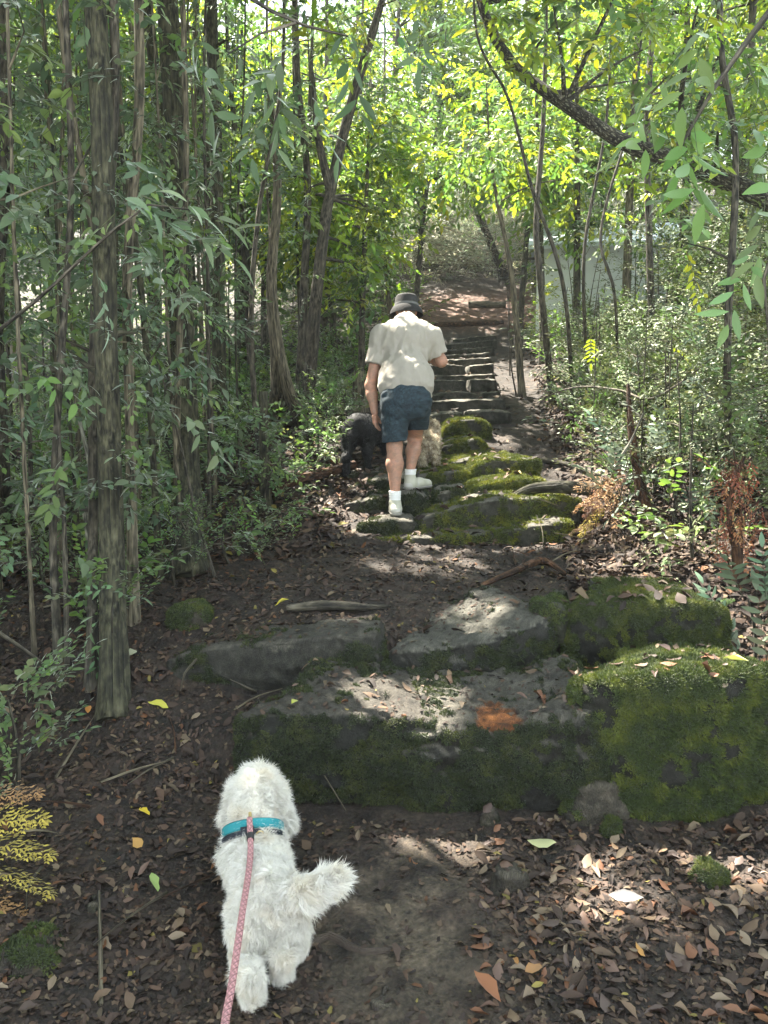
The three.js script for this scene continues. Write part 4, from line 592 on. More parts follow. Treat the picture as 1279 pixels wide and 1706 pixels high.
// --- undergrowth
{
  const r = rngOf(950);
  const bush = (name, label, group, x, d, w, h, n, col, kind, s, mat = M.leaf, bark = M.bark) => {
    const y = H(x, -d), sp2 = []; for (let k = 0; k < n; k++) { const a = r() * 6.28, f = Math.sqrt(r()), yy = r(), q = V(x + Math.cos(a) * f * w * (0.5 + 0.5 * yy), y + 0.04 + yy * h, -d + Math.sin(a) * f * w * (0.5 + 0.5 * yy)); if (open(q) && Math.abs(q.x - pathX(-q.z)) < 1.0) continue; q.y = Math.max(q.y, H(q.x, q.z) + 0.03); const out = V(q.x - x, 0.15 + 0.3 * r(), q.z + d).normalize().add(V(gauss(r) * 0.5, gauss(r) * 0.3, gauss(r) * 0.5)); sp2.push([q, s * rr(0.7, 1.25, r), typeof col === 'function' ? col(q, r) : col, kind, out]); }
    return plant(name, label, 'bush', group, { trunk: [V(x, y - 0.05, -d), V(x + gauss(r) * 0.08, y + h * 0.4, -d), V(x + gauss(r) * 0.15, y + h * 0.8, -d + gauss(r) * 0.1)], radii: [0.012, 0.009, 0.004], sprays: sp2, cluster: 0.4, flare: 0.2, radial: 5, mat, bark });
  };
  const rc = (p, q) => { const k = q(); return k < 0.45 ? [0.13, 0.16, 0.055] : k < 0.8 ? [0.1, 0.16, 0.035] : [0.12, 0.15, 0.09]; };
  const spots = [];
  for (let n = 0; n < 3000 && spots.length < 74; n++) { const d = rr(4.9, 13, r), x = pathX(d) + rr(1.35, 0.42 * d + 0.9, r); if (d < 5.6 && x < 1.9) continue; if (spots.some(([a, b]) => Math.hypot(a - x, b - d) < 0.46)) continue; spots.push([x, d]); bush('understorey_bush', 'small-leaved glossy bush in the tangle on the right bank', 'bushes of the right bank', x, d, rr(0.5, 0.85, r), rr(0.7, 1.5, r) * (d > 7 ? 1.5 : 1), Math.round(rr(70, 120, r)), rc, 'small', 1.05, M.gloss); }
  for (let n = 0; n < 34; n++) { const d = rr(7.4, 15, r), x = pathX(d) + rr(1.25, 2.5, r); bush('bank_seedling', 'low leafy seedling on the littered slope right of the steps', 'seedlings right of the steps', x, d, rr(0.2, 0.4, r), rr(0.2, 0.6, r), Math.round(rr(14, 30, r)), rc, r() < 0.5 ? 'small' : 'broad', 0.75, M.gloss); }
  const sl = [];
  for (let n = 0; n < 2500 && sl.length < 70; n++) { const d = rr(2.6, 14, r), x = pathX(d) - rr(1.35, 0.45 * d + 1.2, r); if ((d < 4 && x > -1.35) || (d < 5 && r() < 0.55)) continue; if (sl.some(([a, b]) => Math.hypot(a - x, b - d) < 0.45)) continue; sl.push([x, d]); bush('low_shrub', 'low leafy shrub on the left bank', 'shrubs of the left bank', x, d, rr(0.25, 0.5, r), rr(0.25, 0.7, r), Math.round(rr(22, 46, r)), (p, q) => (q() < 0.5 ? COL.dark : q() < 0.5 ? COL.grey : COL.mid), q2(r) ? 'broad' : 'small', 0.58); }
  function q2(q) { return q() < 0.6; }
  // far scrub seen up the track
  for (let k = 0; k < 44; k++) { const d = rr(20, 33, r), x = pathX(d) + rr(-5, 4.2, r); if (d < 21.5 && Math.abs(x - pathX(d)) < 1.2) continue; bush('hill_scrub', 'wispy grey-green scrub on the hillside above the red earth', 'scrub above the red earth', x, d, rr(0.9, 1.4, r), rr(1.2, 2.6, r), 120, (p, q) => (q() < 0.4 ? [0.24, 0.27, 0.16] : q() < 0.5 ? [0.36, 0.34, 0.26] : [0.22, 0.27, 0.18]), 'fine', 2.2); }
  // bushes bordering the stair on its right, lit by the sun
  for (const [px, py, d, w, h] of [[850, 590, 12.5, 0.6, 1.5], [862, 620, 11, 0.55, 1.2], [868, 560, 14.5, 0.7, 1.7], [846, 555, 16.5, 0.7, 1.6]]) { const p = at(px, py, d); bush('stairside_bush', 'yellow-green sunlit bush at the right edge of the upper stair', 'sunlit bushes beside the upper stair', p.x, d, w, h, 110, (q, g) => (g() < 0.6 ? COL.lime : COL.bright), 'broad', 0.75); }
  // compound leaves glowing in front of the right bank
  const pin = (label, px, py, d, list) => { const b = groundAt(px, py + 200, d - 1, d + 2); const tp = at(px, py - 20, d); plant('young_tree', label, 'sapling', 'young trees with paired leaflets', { trunk: [V(tp.x, H(tp.x, -d) - 0.03, -d), tp.clone().lerp(V(tp.x, H(tp.x, -d), -d), 0.4), tp], radii: [0.008, 0.006, 0.003], sprays: list.map(([x, y, s]) => [at(x, y, d), s, COL.lime, 'pinnate', V(gauss(r) * 0.3, -1, 0.35 + gauss(r) * 0.2)]), radial: 5, flare: 0 }); };
  pin('young tree with a drooping spray of lime green paired leaflets below the pale building', 995, 520, 6.6, [[990, 520, 0.85], [1005, 530, 0.7], [984, 560, 0.6]]);
  pin('young tree with a hanging ladder of lime leaflets right of the first such spray', 1078, 535, 6.3, [[1080, 530, 0.8], [1090, 520, 0.6]]);
  pin('young tree with few lime leaflets farthest right on the bank', 1120, 560, 6, [[1118, 575, 0.6], [1140, 560, 0.5]]);
  // bigger-leaved plants in the right undergrowth
  for (const [px, py, d, n] of [[1140, 880, 4.9, 16], [1180, 800, 5.1, 14], [1045, 880, 5.2, 10], [1255, 1130, 3.8, 10]]) { const p = groundAt(px, py, d - 1, d + 1.2); bush('leafy_plant', px === 1140 ? 'clump of long pale green leaves in the sunlit right undergrowth' : px === 1180 ? 'leafy plant with glossy leaves above the sunlit clump on the right' : px === 1045 ? 'small leafy plant beside the dead fern' : 'leafy plant at the right edge beside the mossy block', 'leafy plants of the right bank', p.x, -p.z, 0.28, 0.5, n, [0.12, 0.17, 0.1], 'pinnate', 0.85, M.gloss); }
  { const p = groundAt(1232, 975, 3.5, 6), list = []; for (let k = 0; k < 64; k++) { const t = Math.sqrt(r()), q = at(lerp(1235, 1222, t) + gauss(r) * 40, lerp(940, 755, t), -p.z + gauss(r) * 0.14); list.push([q, rr(0.3, 0.6, r), r() < 0.6 ? [0.24, 0.075, 0.04] : [0.3, 0.14, 0.06], 'small', V(gauss(r) * 0.6, -0.6 + gauss(r) * 0.5, gauss(r) * 0.6)]); } plant('dead_shrub', 'rust-red dead shrub beside the decaying trunk at the right edge', 'bush', undefined, { trunk: [p.clone().setY(p.y - 0.03), at(1235, 870, -p.z), at(1222, 750, -p.z)], radii: [0.012, 0.009, 0.004], sprays: list, cluster: 0.2, radial: 5, bark: M.barkRed, mat: M.dead }); }
  // near branches hanging into view
  const near = (label, trunk, radii, list, col, mat = M.gloss) => plant('overhanging_branch', label, 'branch', undefined, { trunk, radii, flare: 0, sprays: list.map(([x, y, d, s, dir]) => [at(x, y, d), s * 0.72, col, 'big', dir ?? V(gauss(r), -0.5, gauss(r) * 0.5)]), cluster: 0.25, radial: 5, mat, keepAll: true });
  near('leafy branch hanging close at the top right corner', [at(1420, -160, 1.9), at(1290, 10, 1.85), at(1200, 130, 1.8), at(1130, 250, 1.8)], [0.012, 0.009, 0.006, 0.003], [[1180, 30, 1.75, 0.75], [1240, 90, 1.7, 0.8], [1120, 120, 1.85, 0.7], [1100, 190, 1.8, 0.7], [1150, 160, 1.8, 0.8], [1255, 200, 1.7, 0.75], [1070, 160, 1.9, 0.6], [1270, 40, 1.7, 0.8]], [0.1, 0.19, 0.03], M.leaf);
  near('branch with silvery lit leaves at the right edge', [at(1420, 200, 1.8), at(1330, 330, 1.7), at(1275, 440, 1.65), at(1280, 560, 1.65)], [0.01, 0.008, 0.005, 0.002], [[1275, 330, 1.6, 0.6], [1265, 400, 1.65, 0.55], [1280, 520, 1.6, 0.55], [1230, 420, 1.7, 0.45]], [0.12, 0.19, 0.06]);
  near('low branch of big greyish leaves close on the left', [at(-120, 640, 2.5), at(60, 500, 2.3), at(170, 400, 2.1), at(250, 340, 2), at(320, 350, 1.95)], [0.008, 0.0065, 0.005, 0.004, 0.002], [[190, 330, 1.95, 0.75, V(0.9, -0.2, 0.3)], [235, 325, 1.9, 0.8, V(1, -0.1, 0.2)], [270, 365, 1.9, 0.7, V(1, -0.3, -0.1)], [160, 450, 2.1, 0.6], [230, 400, 2, 0.6]], [0.1, 0.16, 0.075]);
  near('dark leafy branch across the top above the leaning forked tree', [at(250, -200, 2.6), at(380, -30, 2.5), at(500, 40, 2.4), at(580, 60, 2.4)], [0.012, 0.009, 0.006, 0.003], [[380, 60, 2.4, 0.9], [440, 90, 2.4, 0.8], [500, 70, 2.4, 0.8], [560, 30, 2.4, 0.8], [330, 40, 2.4, 0.9], [520, 140, 2.4, 0.7], [420, 170, 2.5, 0.7], [620, 20, 2.5, 0.7], [700, 20, 2.5, 0.6]], [0.08, 0.15, 0.05], M.leaf);
  near('sapling twig with three green leaves in front of the thickest left trunk', [groundAt(200, 1110, 3.4, 4.6), at(185, 1040, 3.9), at(190, 985, 3.9)], [0.006, 0.005, 0.003], [[182, 985, 3.9, 0.7, V(1, 0.1, 0.3)], [196, 978, 3.85, 0.6, V(-1, 0.1, 0.4)], [165, 1030, 3.9, 0.6], [160, 1070, 3.9, 0.5]], [0.08, 0.16, 0.06]);
}
// --- ferns
const frondGeo = (() => { const g = new Geo(), r = rngOf(61), L = 0.55; for (let k = 0; k < 24; k++) for (const s of [-1, 1]) { const t = k / 24, z = t * L, y = -0.35 * L * t * t + 0.1 * t, len = (0.13 * Math.sin(Math.PI * (0.12 + 0.86 * t)) + 0.01) * rr(0.6, 1.15, r); for (let q = 0; q < 4; q++) { const f = q / 4, p = V(s * len * f, y - 0.03 * f * f, z + len * 0.35 * f); if (r() < 0.18) continue; const c = rr(0.5, 1.3, r); leafInto(g, basis(p.add(V(0, gauss(r) * 0.012, gauss(r) * 0.006)), V(s * rr(0.3, 0.9, r), rr(-0.6, 0.3, r), 0.8), V(gauss(r) * 0.4, 1, 0)), 0.04 * (1 - 0.6 * f), 0.013, { col: [c, c, c] }); leafInto(g, basis(p, V(s * 0.7, -0.1, -0.5), V(0, 1, 0)), 0.028 * (1 - 0.6 * f), 0.012, { col: [c, c, c] }); } } const a = g.v(-0.002, 0, 0, [0.5, 0.4, 0.3]), b = g.v(0.002, 0, 0, [0.5, 0.4, 0.3]), c = g.v(0, -0.25 * L, L, [0.5, 0.4, 0.3]); g.t(a, b, c); return g.build(); })();
const frondMat = [[0.5, 0.4, 0.07], [0.36, 0.2, 0.08], [0.24, 0.11, 0.06], [0.1, 0.18, 0.04]].map((c) => phys({ vertexColors: true, color: rgb(...c), transmission: 0.35 }));
function fern(label, base, list) {
  const o = thing('fern', label, 'fern', base, 'ferns');
  list.forEach(([dx, dy, dz, s, m, ox = 0, oy = 0, oz = 0], k) => { const f = mesh('frond', frondGeo, frondMat[m], o); basis(V(ox, oy, oz), V(dx, dy, dz), V(Math.sin(k * 2.4) * 0.5, 1, 0.2 + Math.cos(k * 1.7) * 0.5), s).decompose(f.position, f.quaternion, f.scale); });
  return o;
}
{
  const e = groundAt(-70, 1480, 1.5, 4);
  fern('yellow and rusty bracken fern at the left edge', e, [[0.9, 0.25, 0.1, 0.62, 0, 0, 0.2, 0], [1, 0.12, 0.05, 0.66, 0, 0, 0.14, 0.02], [1, 0.02, 0.12, 0.68, 0, 0.02, 0.08, 0.05], [1, 0.35, 0, 0.55, 1, 0, 0.26, -0.03], [1, 0.02, 0.2, 0.55, 1, 0, 0.0, 0.1], [1, 0, 0.35, 0.58, 1, 0, -0.02, 0.18], [0.8, 0.1, 0.5, 0.5, 1, 0, 0, 0.1]]);
  const f = groundAt(1030, 870, 4.6, 6.2);
  fern('dead rusty orange fern fallen over right of the flight foot', f, [[-0.7, 0.1, 0.6, 0.9, 1, 0, 0.3, 0], [-0.5, -0.25, 0.8, 0.9, 1, 0, 0.34, 0], [-0.9, -0.2, 0.5, 0.8, 1, -0.05, 0.25, 0], [-0.6, -0.5, 0.6, 0.7, 2, -0.08, 0.3, 0.05], [-0.3, -0.4, 0.9, 0.7, 1, 0, 0.2, 0], [-0.9, -0.45, 0.3, 0.7, 1, 0, 0.32, 0], [-0.75, -0.55, 0.5, 0.55, 0, -0.15, 0.12, 0.1], [-0.4, -0.1, 0.9, 0.5, 2, 0.02, 0.36, 0], [-0.2, 0.5, 0.4, 0.4, 2, 0, 0.35, 0], [-0.8, 0.3, 0.3, 0.5, 1, -0.1, 0.1, 0.12], [-0.95, -0.1, 0.4, 0.5, 1, -0.2, 0.02, 0.2]]);
  const s = at(893, 778, 6.85); s.y = topAt(s.x, s.z) - 0.005;
  fern('tiny bright green fern tuft growing on the third step', s, [[1, 0.4, 0.2, 0.25, 3], [-0.8, 0.5, 0.4, 0.25, 3], [0.3, 0.5, 0.9, 0.22, 3], [-0.2, 0.9, 0.2, 0.2, 3], [0.7, 0.7, -0.3, 0.22, 3]]);
  const s2 = at(1190, 1000, 4.05); s2.y = topAt(s2.x, s2.z) - 0.005;
  fern('tiny green fern tuft on top of the large rectangular mossy block', s2, [[1, 0.6, 0.2, 0.2, 3], [-0.8, 0.7, 0.3, 0.2, 3], [0.2, 0.8, 0.7, 0.18, 3]]);
}
// --- logs, sticks and roots
{
  const stick = (name, label, cat, pts, radii, mat, o = {}) => { const b = pts[0].clone(); const m = mesh(name, local(tube(pts, radii, { radial: 8, step: 0.05, rough: 0.14, seed: stoneSeed++, ...o }), b), mat); m.position.copy(b); tag(m, label, cat, 'fallen wood'); return m; };
  const onG = (px, py, lift = 0.02, d0 = 1, d1 = 12) => { const p = groundAt(px, py, d0, d1); p.y = topAt(p.x, p.z) + lift; return p; };
  stick('fallen_log', 'fallen branch lying up the left bank toward the black dog', 'log', [onG(420, 842, 0.03), onG(455, 828, 0.07), onG(520, 808, 0.08), onG(590, 788, 0.06)], [0.03, 0.045, 0.05, 0.045], M.barkRed);
  stick('fallen_log', 'curved dead branch lying on the track above the grey slab', 'log', [onG(800, 982, 0.02), onG(850, 968, 0.05), onG(905, 952, 0.07), onG(942, 966, 0.03)], [0.014, 0.022, 0.026, 0.012], M.barkRed);
  stick('fallen_log', 'dark root-like stick lying behind the long kerb stone', 'log', [onG(478, 1022, 0.02), onG(540, 1018, 0.03), onG(610, 1020, 0.02), onG(650, 1014, 0.01)], [0.02, 0.028, 0.024, 0.01], M.bark);
  stick('fallen_log', 'thin dead branch leaning from the third step to the right bank', 'log', [onG(905, 772, 0.03), onG(950, 786, 0.06), onG(1000, 800, 0.04)], [0.03, 0.025, 0.016], M.bark);
  stick('mossy_root', 'long curved mossy root over the right end of the first step', 'root', [at(845, 832, 6.35), at(880, 816, 6.35), at(930, 811, 6.3), at(980, 815, 6.2), at(1030, 832, 6.1)], [0.025, 0.045, 0.05, 0.05, 0.035], M.barkMoss);
  stick('bare_stick', 'bleached stick standing up in the right undergrowth', 'stick', [groundAt(1008, 825, 4, 7), at(1035, 760, 5.7), at(1054, 728, 5.8), at(1072, 688, 5.8)], [0.014, 0.012, 0.01, 0.007], M.barkGrey);
  stick('bare_stick', 'grey dead branch arching over the right bank', 'stick', [at(890, 668, 7.4), at(960, 645, 6.9), at(1030, 650, 6.5), at(1080, 665, 6.2), at(1130, 640, 6), at(1200, 585, 5.8)], [0.003, 0.006, 0.009, 0.011, 0.009, 0.004], M.bark);
  stick('bare_stick', 'thin dark pole leaning through the left thicket', 'stick', [groundAt(358, 965, 4.5, 7), at(325, 850, 5.4), at(295, 720, 5.5), at(262, 600, 5.6)], [0.012, 0.011, 0.009, 0.006], M.bark);
  stick('bare_stick', 'dark stick slanting down to the left bank at the left edge', 'stick', [at(-30, 1035, 3.6), at(50, 1090, 3.6), onG(120, 1160, 0.02)], [0.009, 0.01, 0.012], M.bark);
  stick('bare_stick', 'thin upright stick in the mud at lower left', 'stick', [onG(168, 1678, 0.0), onG(168, 1600, 0.03), onG(166, 1515, 0.06)], [0.007, 0.006, 0.005], M.barkPale);
  stick('exposed_root', 'exposed root crossing the dirt behind the white dog’s legs', 'root', [onG(500, 1592, -0.012), onG(545, 1562, -0.006), onG(600, 1590, -0.005), onG(680, 1582, -0.008), onG(740, 1600, -0.02)], [0.014, 0.016, 0.015, 0.012, 0.008], std({ color: rgb(0.06, 0.045, 0.036), bumpMap: rep(barkBump, 3, 1.4), bumpScale: 0.012 }));
  const r = rngOf(970), spots = [];
  for (let k = 0; k < 46; k++) { const px = k % 2 ? rr(820, 1270, r) : rr(20, 470, r), py = rr(k % 2 ? 780 : 900, k % 2 ? 1020 : 1500, r), a = groundAt(px, py, 1.5, 8); const l = rr(0.12, 0.4, r), th = r() * 6.28, b = V(a.x + Math.cos(th) * l, 0, a.z + Math.sin(th) * l); a.y = topAt(a.x, a.z) + 0.012; b.y = topAt(b.x, b.z) + 0.015 + rr(0, 0.08, r); const m = a.clone().lerp(b, 0.5); m.y += 0.01; m.x += gauss(r) * 0.02;
    const o = mesh('twig', local(tube([a.clone(), m, b], [0.005, 0.004, 0.002].map((v) => v * rr(0.7, 1.5, r)), { radial: 5, step: 0.06, seed: k }), a), r() < 0.4 ? M.barkPale : r() < 0.5 ? M.barkRed : M.bark); o.position.copy(a); tag(o, k % 2 ? 'thin dead twig lying on the right bank' : 'thin dead twig lying on the left bank', 'twig', k % 2 ? 'twigs on the right bank' : 'twigs on the left bank'); }
  const g1 = at(780, 515, 19), g2 = at(842, 505, 19); g1.y = H(g1.x, g1.z) + 0.06; g2.y = H(g2.x, g2.z) + 0.08; stick('timber_edge', 'weathered timber edging a step in the red earth at the top', 'log', [g1, g1.clone().lerp(g2, 0.5), g2], [0.08, 0.085, 0.08], M.barkPale);
  const g3 = at(722, 552, 17), g4 = at(838, 545, 17.2); for (const g of [g3, g4]) g.y = H(g.x, g.z) + 0.03; stick('timber_edge', 'reddish timber edge below the red earth slope', 'log', [g3, g3.clone().lerp(g4, 0.5), g4], [0.06, 0.07, 0.06], M.barkRed);
}
// --- pale building glimpsed through the trees
{
  const c = at(1005, 470, 14.5), o = thing('pale_building', 'small pale white building glimpsed through the trees on the right', 'building', V(c.x, H(c.x, c.z) - 0.3, c.z)); o.rotation.y = -0.2;
  const white = std({ color: rgb(0.74, 0.77, 0.8), roughness: 0.7 }), grey = std({ color: rgb(0.5, 0.55, 0.6), roughness: 0.5 }), base = c.y - o.position.y;
  for (let k = 0; k < 9; k++) { const b = mesh('wall_board', new THREE.BoxGeometry(2.3, 0.17, 0.04), white, o); b.position.set(0, base - 0.85 + k * 0.172, 0.03 + (k % 2) * 0.004); b.rotation.x = 0.05; }
  const wall = mesh('wall', new THREE.BoxGeometry(2.26, base + 0.6, 1.8), white, o); wall.position.set(0, (base + 0.6) / 2 - 0.1, -0.92);
  const roof = mesh('roof', new THREE.ExtrudeGeometry(new THREE.Shape([new THREE.Vector2(-1.2, 0), new THREE.Vector2(0, 0.5), new THREE.Vector2(1.2, 0), new THREE.Vector2(1.2, 0.08), new THREE.Vector2(0, 0.6), new THREE.Vector2(-1.2, 0.08)]), { depth: 2.6, bevelEnabled: false }), grey, o); roof.rotation.y = Math.PI / 2; roof.position.set(-1.3, base + 0.55, -0.9);
}
console.log('setting done');
// ------------------------------------------------------------------ people and dogs
const boxOf = (pts, m) => { const b = new THREE.Box3().setFromPoints(pts); b.expandByScalar(m); return b; };
const solid = (f, pts, m, cell, base) => { const b = boxOf(pts, m); return local(meshSDF(f, b.min, b.max, cell), base); };
const footing = (p, lift = 0) => V(p.x, topAt(p.x, p.z) + lift, p.z);
// strands of fur rooted on a surface
const furGeo = (len, wid, n, seed) => { const g = new Geo(), r = rngOf(seed); for (let k = 0; k < n; k++) { const a = r() * 6.28, x = rr(-0.008, 0.008, r), z = rr(-0.008, 0.008, r), l = len * rr(0.65, 1.2, r), dx = Math.cos(a), dz = Math.sin(a), cv = rr(0.1, 0.55, r), c = rr(0.88, 1.06, r), bx = gauss(r) * 0.25, cc = [c, c, c]; let prev = null; for (let s = 0; s <= 3; s++) { const t = s / 3, w = wid * (1 - t) * 0.5, px = x + dx * cv * l * t * t + bx * l * t, pz = z + dz * cv * l * t * t - 0.002, py = l * t * (1 - 0.3 * cv * t); const row = s === 3 ? [g.v(px, py, pz, cc)] : [g.v(px - dz * w, py, pz + dx * w, cc), g.v(px + dz * w, py, pz - dx * w, cc)]; if (prev) { g.t(prev[0], prev[1], row[0]); if (row[1] !== undefined) g.t(prev[1], row[1], row[0]); } prev = row; } } return g.build(); };
function furOn(parent, geo, n, tuft, flow, color, seed, scale = () => 1, stand = () => 0.55) {
  const r = rngOf(seed), p = geo.attributes.position, nn = geo.attributes.normal, ix = geo.index.array, cum = []; let s = 0; const a = V(), b = V(), c = V();
  for (let t = 0; t < ix.length; t += 3) { a.fromBufferAttribute(p, ix[t]); b.fromBufferAttribute(p, ix[t + 1]); c.fromBufferAttribute(p, ix[t + 2]); s += b.clone().sub(a).cross(c.clone().sub(a)).length(); cum.push(s); }
  const mats = [], cols = [];
  for (let k = 0; k < n; k++) {
    const q = r() * s; let lo = 0, hi = cum.length - 1; while (lo < hi) { const m = lo + hi >> 1; cum[m] < q ? lo = m + 1 : hi = m; }
    const t = lo * 3; let u = r(), v = r(); if (u + v > 1) { u = 1 - u; v = 1 - v; }
    a.fromBufferAttribute(p, ix[t]); b.fromBufferAttribute(p, ix[t + 1]); c.fromBufferAttribute(p, ix[t + 2]);
    const pos = a.clone().multiplyScalar(1 - u - v).addScaledVector(b, u).addScaledVector(c, v), N = V().fromBufferAttribute(nn, ix[t]);
    const f = flow(pos, N), cl = V(fbm(pos.x * 22, pos.y * 22, pos.z * 22, 2), fbm(pos.x * 22 + 9, pos.y * 22, pos.z * 22, 2), fbm(pos.x * 22, pos.y * 22 + 9, pos.z * 22, 2));
    const dir = N.clone().multiplyScalar(stand(pos)).addScaledVector(f, 0.75).addScaledVector(cl, 1.9).add(V(gauss(r), gauss(r), gauss(r)).multiplyScalar(0.16)).normalize();
    const side = dir.clone().cross(N); if (side.lengthSq() < 1e-5) side.set(1, 0, 0);
    mats.push(basis(pos, side, dir, scale(pos) * rr(0.75, 1.2, r))); cols.push(color(pos, r));
  }
  instanced('fur', tuft, M.fur, mats, cols, parent);
}
function hand(f, wrist, dir, side, palmN, s, curl) {   // palm and five fingers as cones appended to the list f
  const d = dir.clone().normalize(), sd = side.clone().normalize(), pn = palmN.clone().normalize(), P = (a, b, c) => wrist.clone().addScaledVector(d, a * s).addScaledVector(sd, b * s).addScaledVector(pn, c * s);
  f.push(cone(P(0, 0, 0), P(0.05, 0.012, 0), 0.024 * s, 0.026 * s), cone(P(0.03, -0.018, 0), P(0.085, -0.02, 0.002), 0.022 * s, 0.02 * s), cone(P(0.03, 0.018, 0), P(0.088, 0.02, 0.002), 0.022 * s, 0.019 * s));
  [[-0.032, 0.058], [-0.011, 0.075], [0.011, 0.078], [0.032, 0.068]].forEach(([o, l], k) => { const a = P(0.085, o, 0.004), m = P(0.085 + l * 0.5, o * 1.1, 0.004 + curl * 0.25 * l), e = P(0.085 + l * 0.82, o * 1.1, 0.004 + curl * l * 0.75); f.push(cone(a, m, 0.0105 * s, 0.0095 * s), cone(m, e, 0.0095 * s, 0.0075 * s)); });
  f.push(cone(P(0.02, 0.03, 0), P(0.055, 0.056, 0.018), 0.015 * s, 0.012 * s), cone(P(0.055, 0.056, 0.018), P(0.088, 0.06, 0.03), 0.012 * s, 0.009 * s));
}
const skinTex = noiseTex(256, 256, (u, v) => { const a = tile(u, v, 1.2, 51, 4), b = tile(u, v, 9, 52, 2), k = 0.9 + 0.22 * a + 0.14 * b; return [k, k * (0.97 - 0.12 * a), k * (0.95 - 0.14 * a)]; });
const SKIN = phys({ color: rgb(0.47, 0.275, 0.2), map: rep(skinTex, 3), roughness: 0.6 });
{ // ---- the walker
  const footL = footing(at(659, 864, 6.3)), footR = footing(at(686, 822, 6.62)), base = footL.clone();
  const hipL = at(658, 668, 6.44), hipR = at(695, 668, 6.46), kneeL = at(657, 744, 6.46), kneeR = at(691, 730, 6.78), ankL = footL.clone().add(V(-0.005, 0.11, 0.0)), ankR = footR.clone().add(V(-0.02, 0.11, 0.0));
  const chest = at(675, 580, 6.66), belly = at(676, 628, 6.52), neck = at(676, 537, 6.78), head = at(677, 521, 6.96), shL = at(634, 562, 6.7), shR = at(716, 562, 6.7), elbL = at(617, 642, 6.62), wrL = at(624, 688, 6.54), elbR = at(735, 602, 6.74), wrR = at(716, 598, 7.0);
  const o = thing('person', 'person in a beige t-shirt, dark hat and denim shorts climbing the stone steps', 'person', base);
  const fs = [cone(hipL, kneeL, 0.085, 0.06), cone(kneeL, kneeL.clone().lerp(ankL, 0.32).add(V(0, 0, 0.025)), 0.06, 0.066), cone(kneeL.clone().lerp(ankL, 0.32).add(V(0, 0, 0.025)), ankL, 0.066, 0.028), cone(ankL, footL.clone().add(V(0, 0.05, -0.14)), 0.026, 0.026),
    cone(hipR, kneeR, 0.085, 0.06), cone(kneeR, kneeR.clone().lerp(ankR, 0.32).add(V(0, 0, 0.03)), 0.056, 0.06), cone(kneeR.clone().lerp(ankR, 0.32).add(V(0, 0, 0.03)), ankR, 0.06, 0.028), cone(ankR, footR.clone().add(V(0.05, 0.05, -0.12)), 0.026, 0.026),
    cone(hipL, hipR, 0.1, 0.1), cone(belly, chest, 0.09, 0.09), cone(shL, shR, 0.045, 0.045), cone(chest, neck, 0.07, 0.055), cone(neck, head, 0.056, 0.058),
    cone(shL, elbL, 0.056, 0.043), cone(elbL, elbL.clone().lerp(wrL, 0.35), 0.043, 0.044), cone(elbL.clone().lerp(wrL, 0.35), wrL, 0.044, 0.028), cone(shR, elbR, 0.056, 0.046), cone(elbR, elbR.clone().lerp(wrR, 0.35), 0.046, 0.045), cone(elbR.clone().lerp(wrR, 0.35), wrR, 0.045, 0.028)];
  const body = blend(0.03, ...fs), hd = head.clone().add(V(0, 0.035, -0.03));
  const skull = blend(0.03, ball(hd, 0.075, 0.1, 0.092), cone(hd.clone().add(V(0, -0.05, -0.05)), hd.clone().add(V(0, -0.085, -0.075)), 0.05, 0.035), cone(hd.clone().add(V(0, -0.01, -0.09)), hd.clone().add(V(0, -0.035, -0.112)), 0.01, 0.014), cone(hd.clone().add(V(0, -0.062, -0.1)), hd.clone().add(V(0, -0.066, -0.104)), 0.016, 0.012), ball(hd.clone().add(V(-0.078, -0.02, 0)), 0.012, 0.03, 0.02), ball(hd.clone().add(V(0.078, -0.02, 0)), 0.012, 0.03, 0.02));
  const hl = [], hr = []; hand(hl, wrL, V(0.06, -1, -0.12), V(0.25, 0, -1), V(1, 0, 0.2), 0.95, 0.55); hand(hr, wrR, V(-0.5, 0.25, -1), V(0, 1, 0.2), V(-1, 0, 0.4), 0.95, 0.8);
  const all = [hipL, hipR, kneeL, kneeR, ankL, ankR, footL, footR, chest, shL, shR, elbL, elbR, wrL, wrR, head];
  const parts = [solid(body, all, 0.15, 0.012, base), solid(skull, [hd], 0.15, 0.006, base)];
  for (const [h, w] of [[hl, wrL], [hr, wrR]]) { const hf = blend(0.006, ...h); parts.push(local(meshSDF(hf, w.clone().addScalar(-0.2), w.clone().addScalar(0.2), 0.0045), base)); }
  mesh('body', mergeGeometries(parts), SKIN, o);
  // shirt
  const slL = shL.clone().lerp(elbL, 0.58), slR = shR.clone().lerp(elbR, 0.72), aL = elbL.clone().sub(shL).normalize(), aR = elbR.clone().sub(shR).normalize();
  const arms = (x, y, z) => { const l = Math.max(cone(shL, shL.clone().lerp(elbL, 1), 0.078, 0.086)(x, y, z), (x - slL.x) * aL.x + (y - slL.y) * aL.y + (z - slL.z) * aL.z), q = Math.max(cone(shR, elbR, 0.078, 0.088)(x, y, z), (x - slR.x) * aR.x + (y - slR.y) * aR.y + (z - slR.z) * aR.z); return Math.min(l, q); };
  const coneL = cone(shL, elbL, 0.078, 0.088), coneR = cone(shR, elbR, 0.078, 0.09), hemY = at(676, 654, 6.46).y;
  const torso = blend(0.1, ball(chest, 0.2, 0.17, 0.13), ball(belly, 0.205, 0.2, 0.16), ball(belly.clone().add(V(0, -0.1, 0.0)), 0.205, 0.18, 0.19), cone(shL, shR, 0.078, 0.078), ball(at(676, 556, 6.7), 0.185, 0.1, 0.12), cone(chest.clone().lerp(neck, 0.4), neck, 0.13, 0.085));
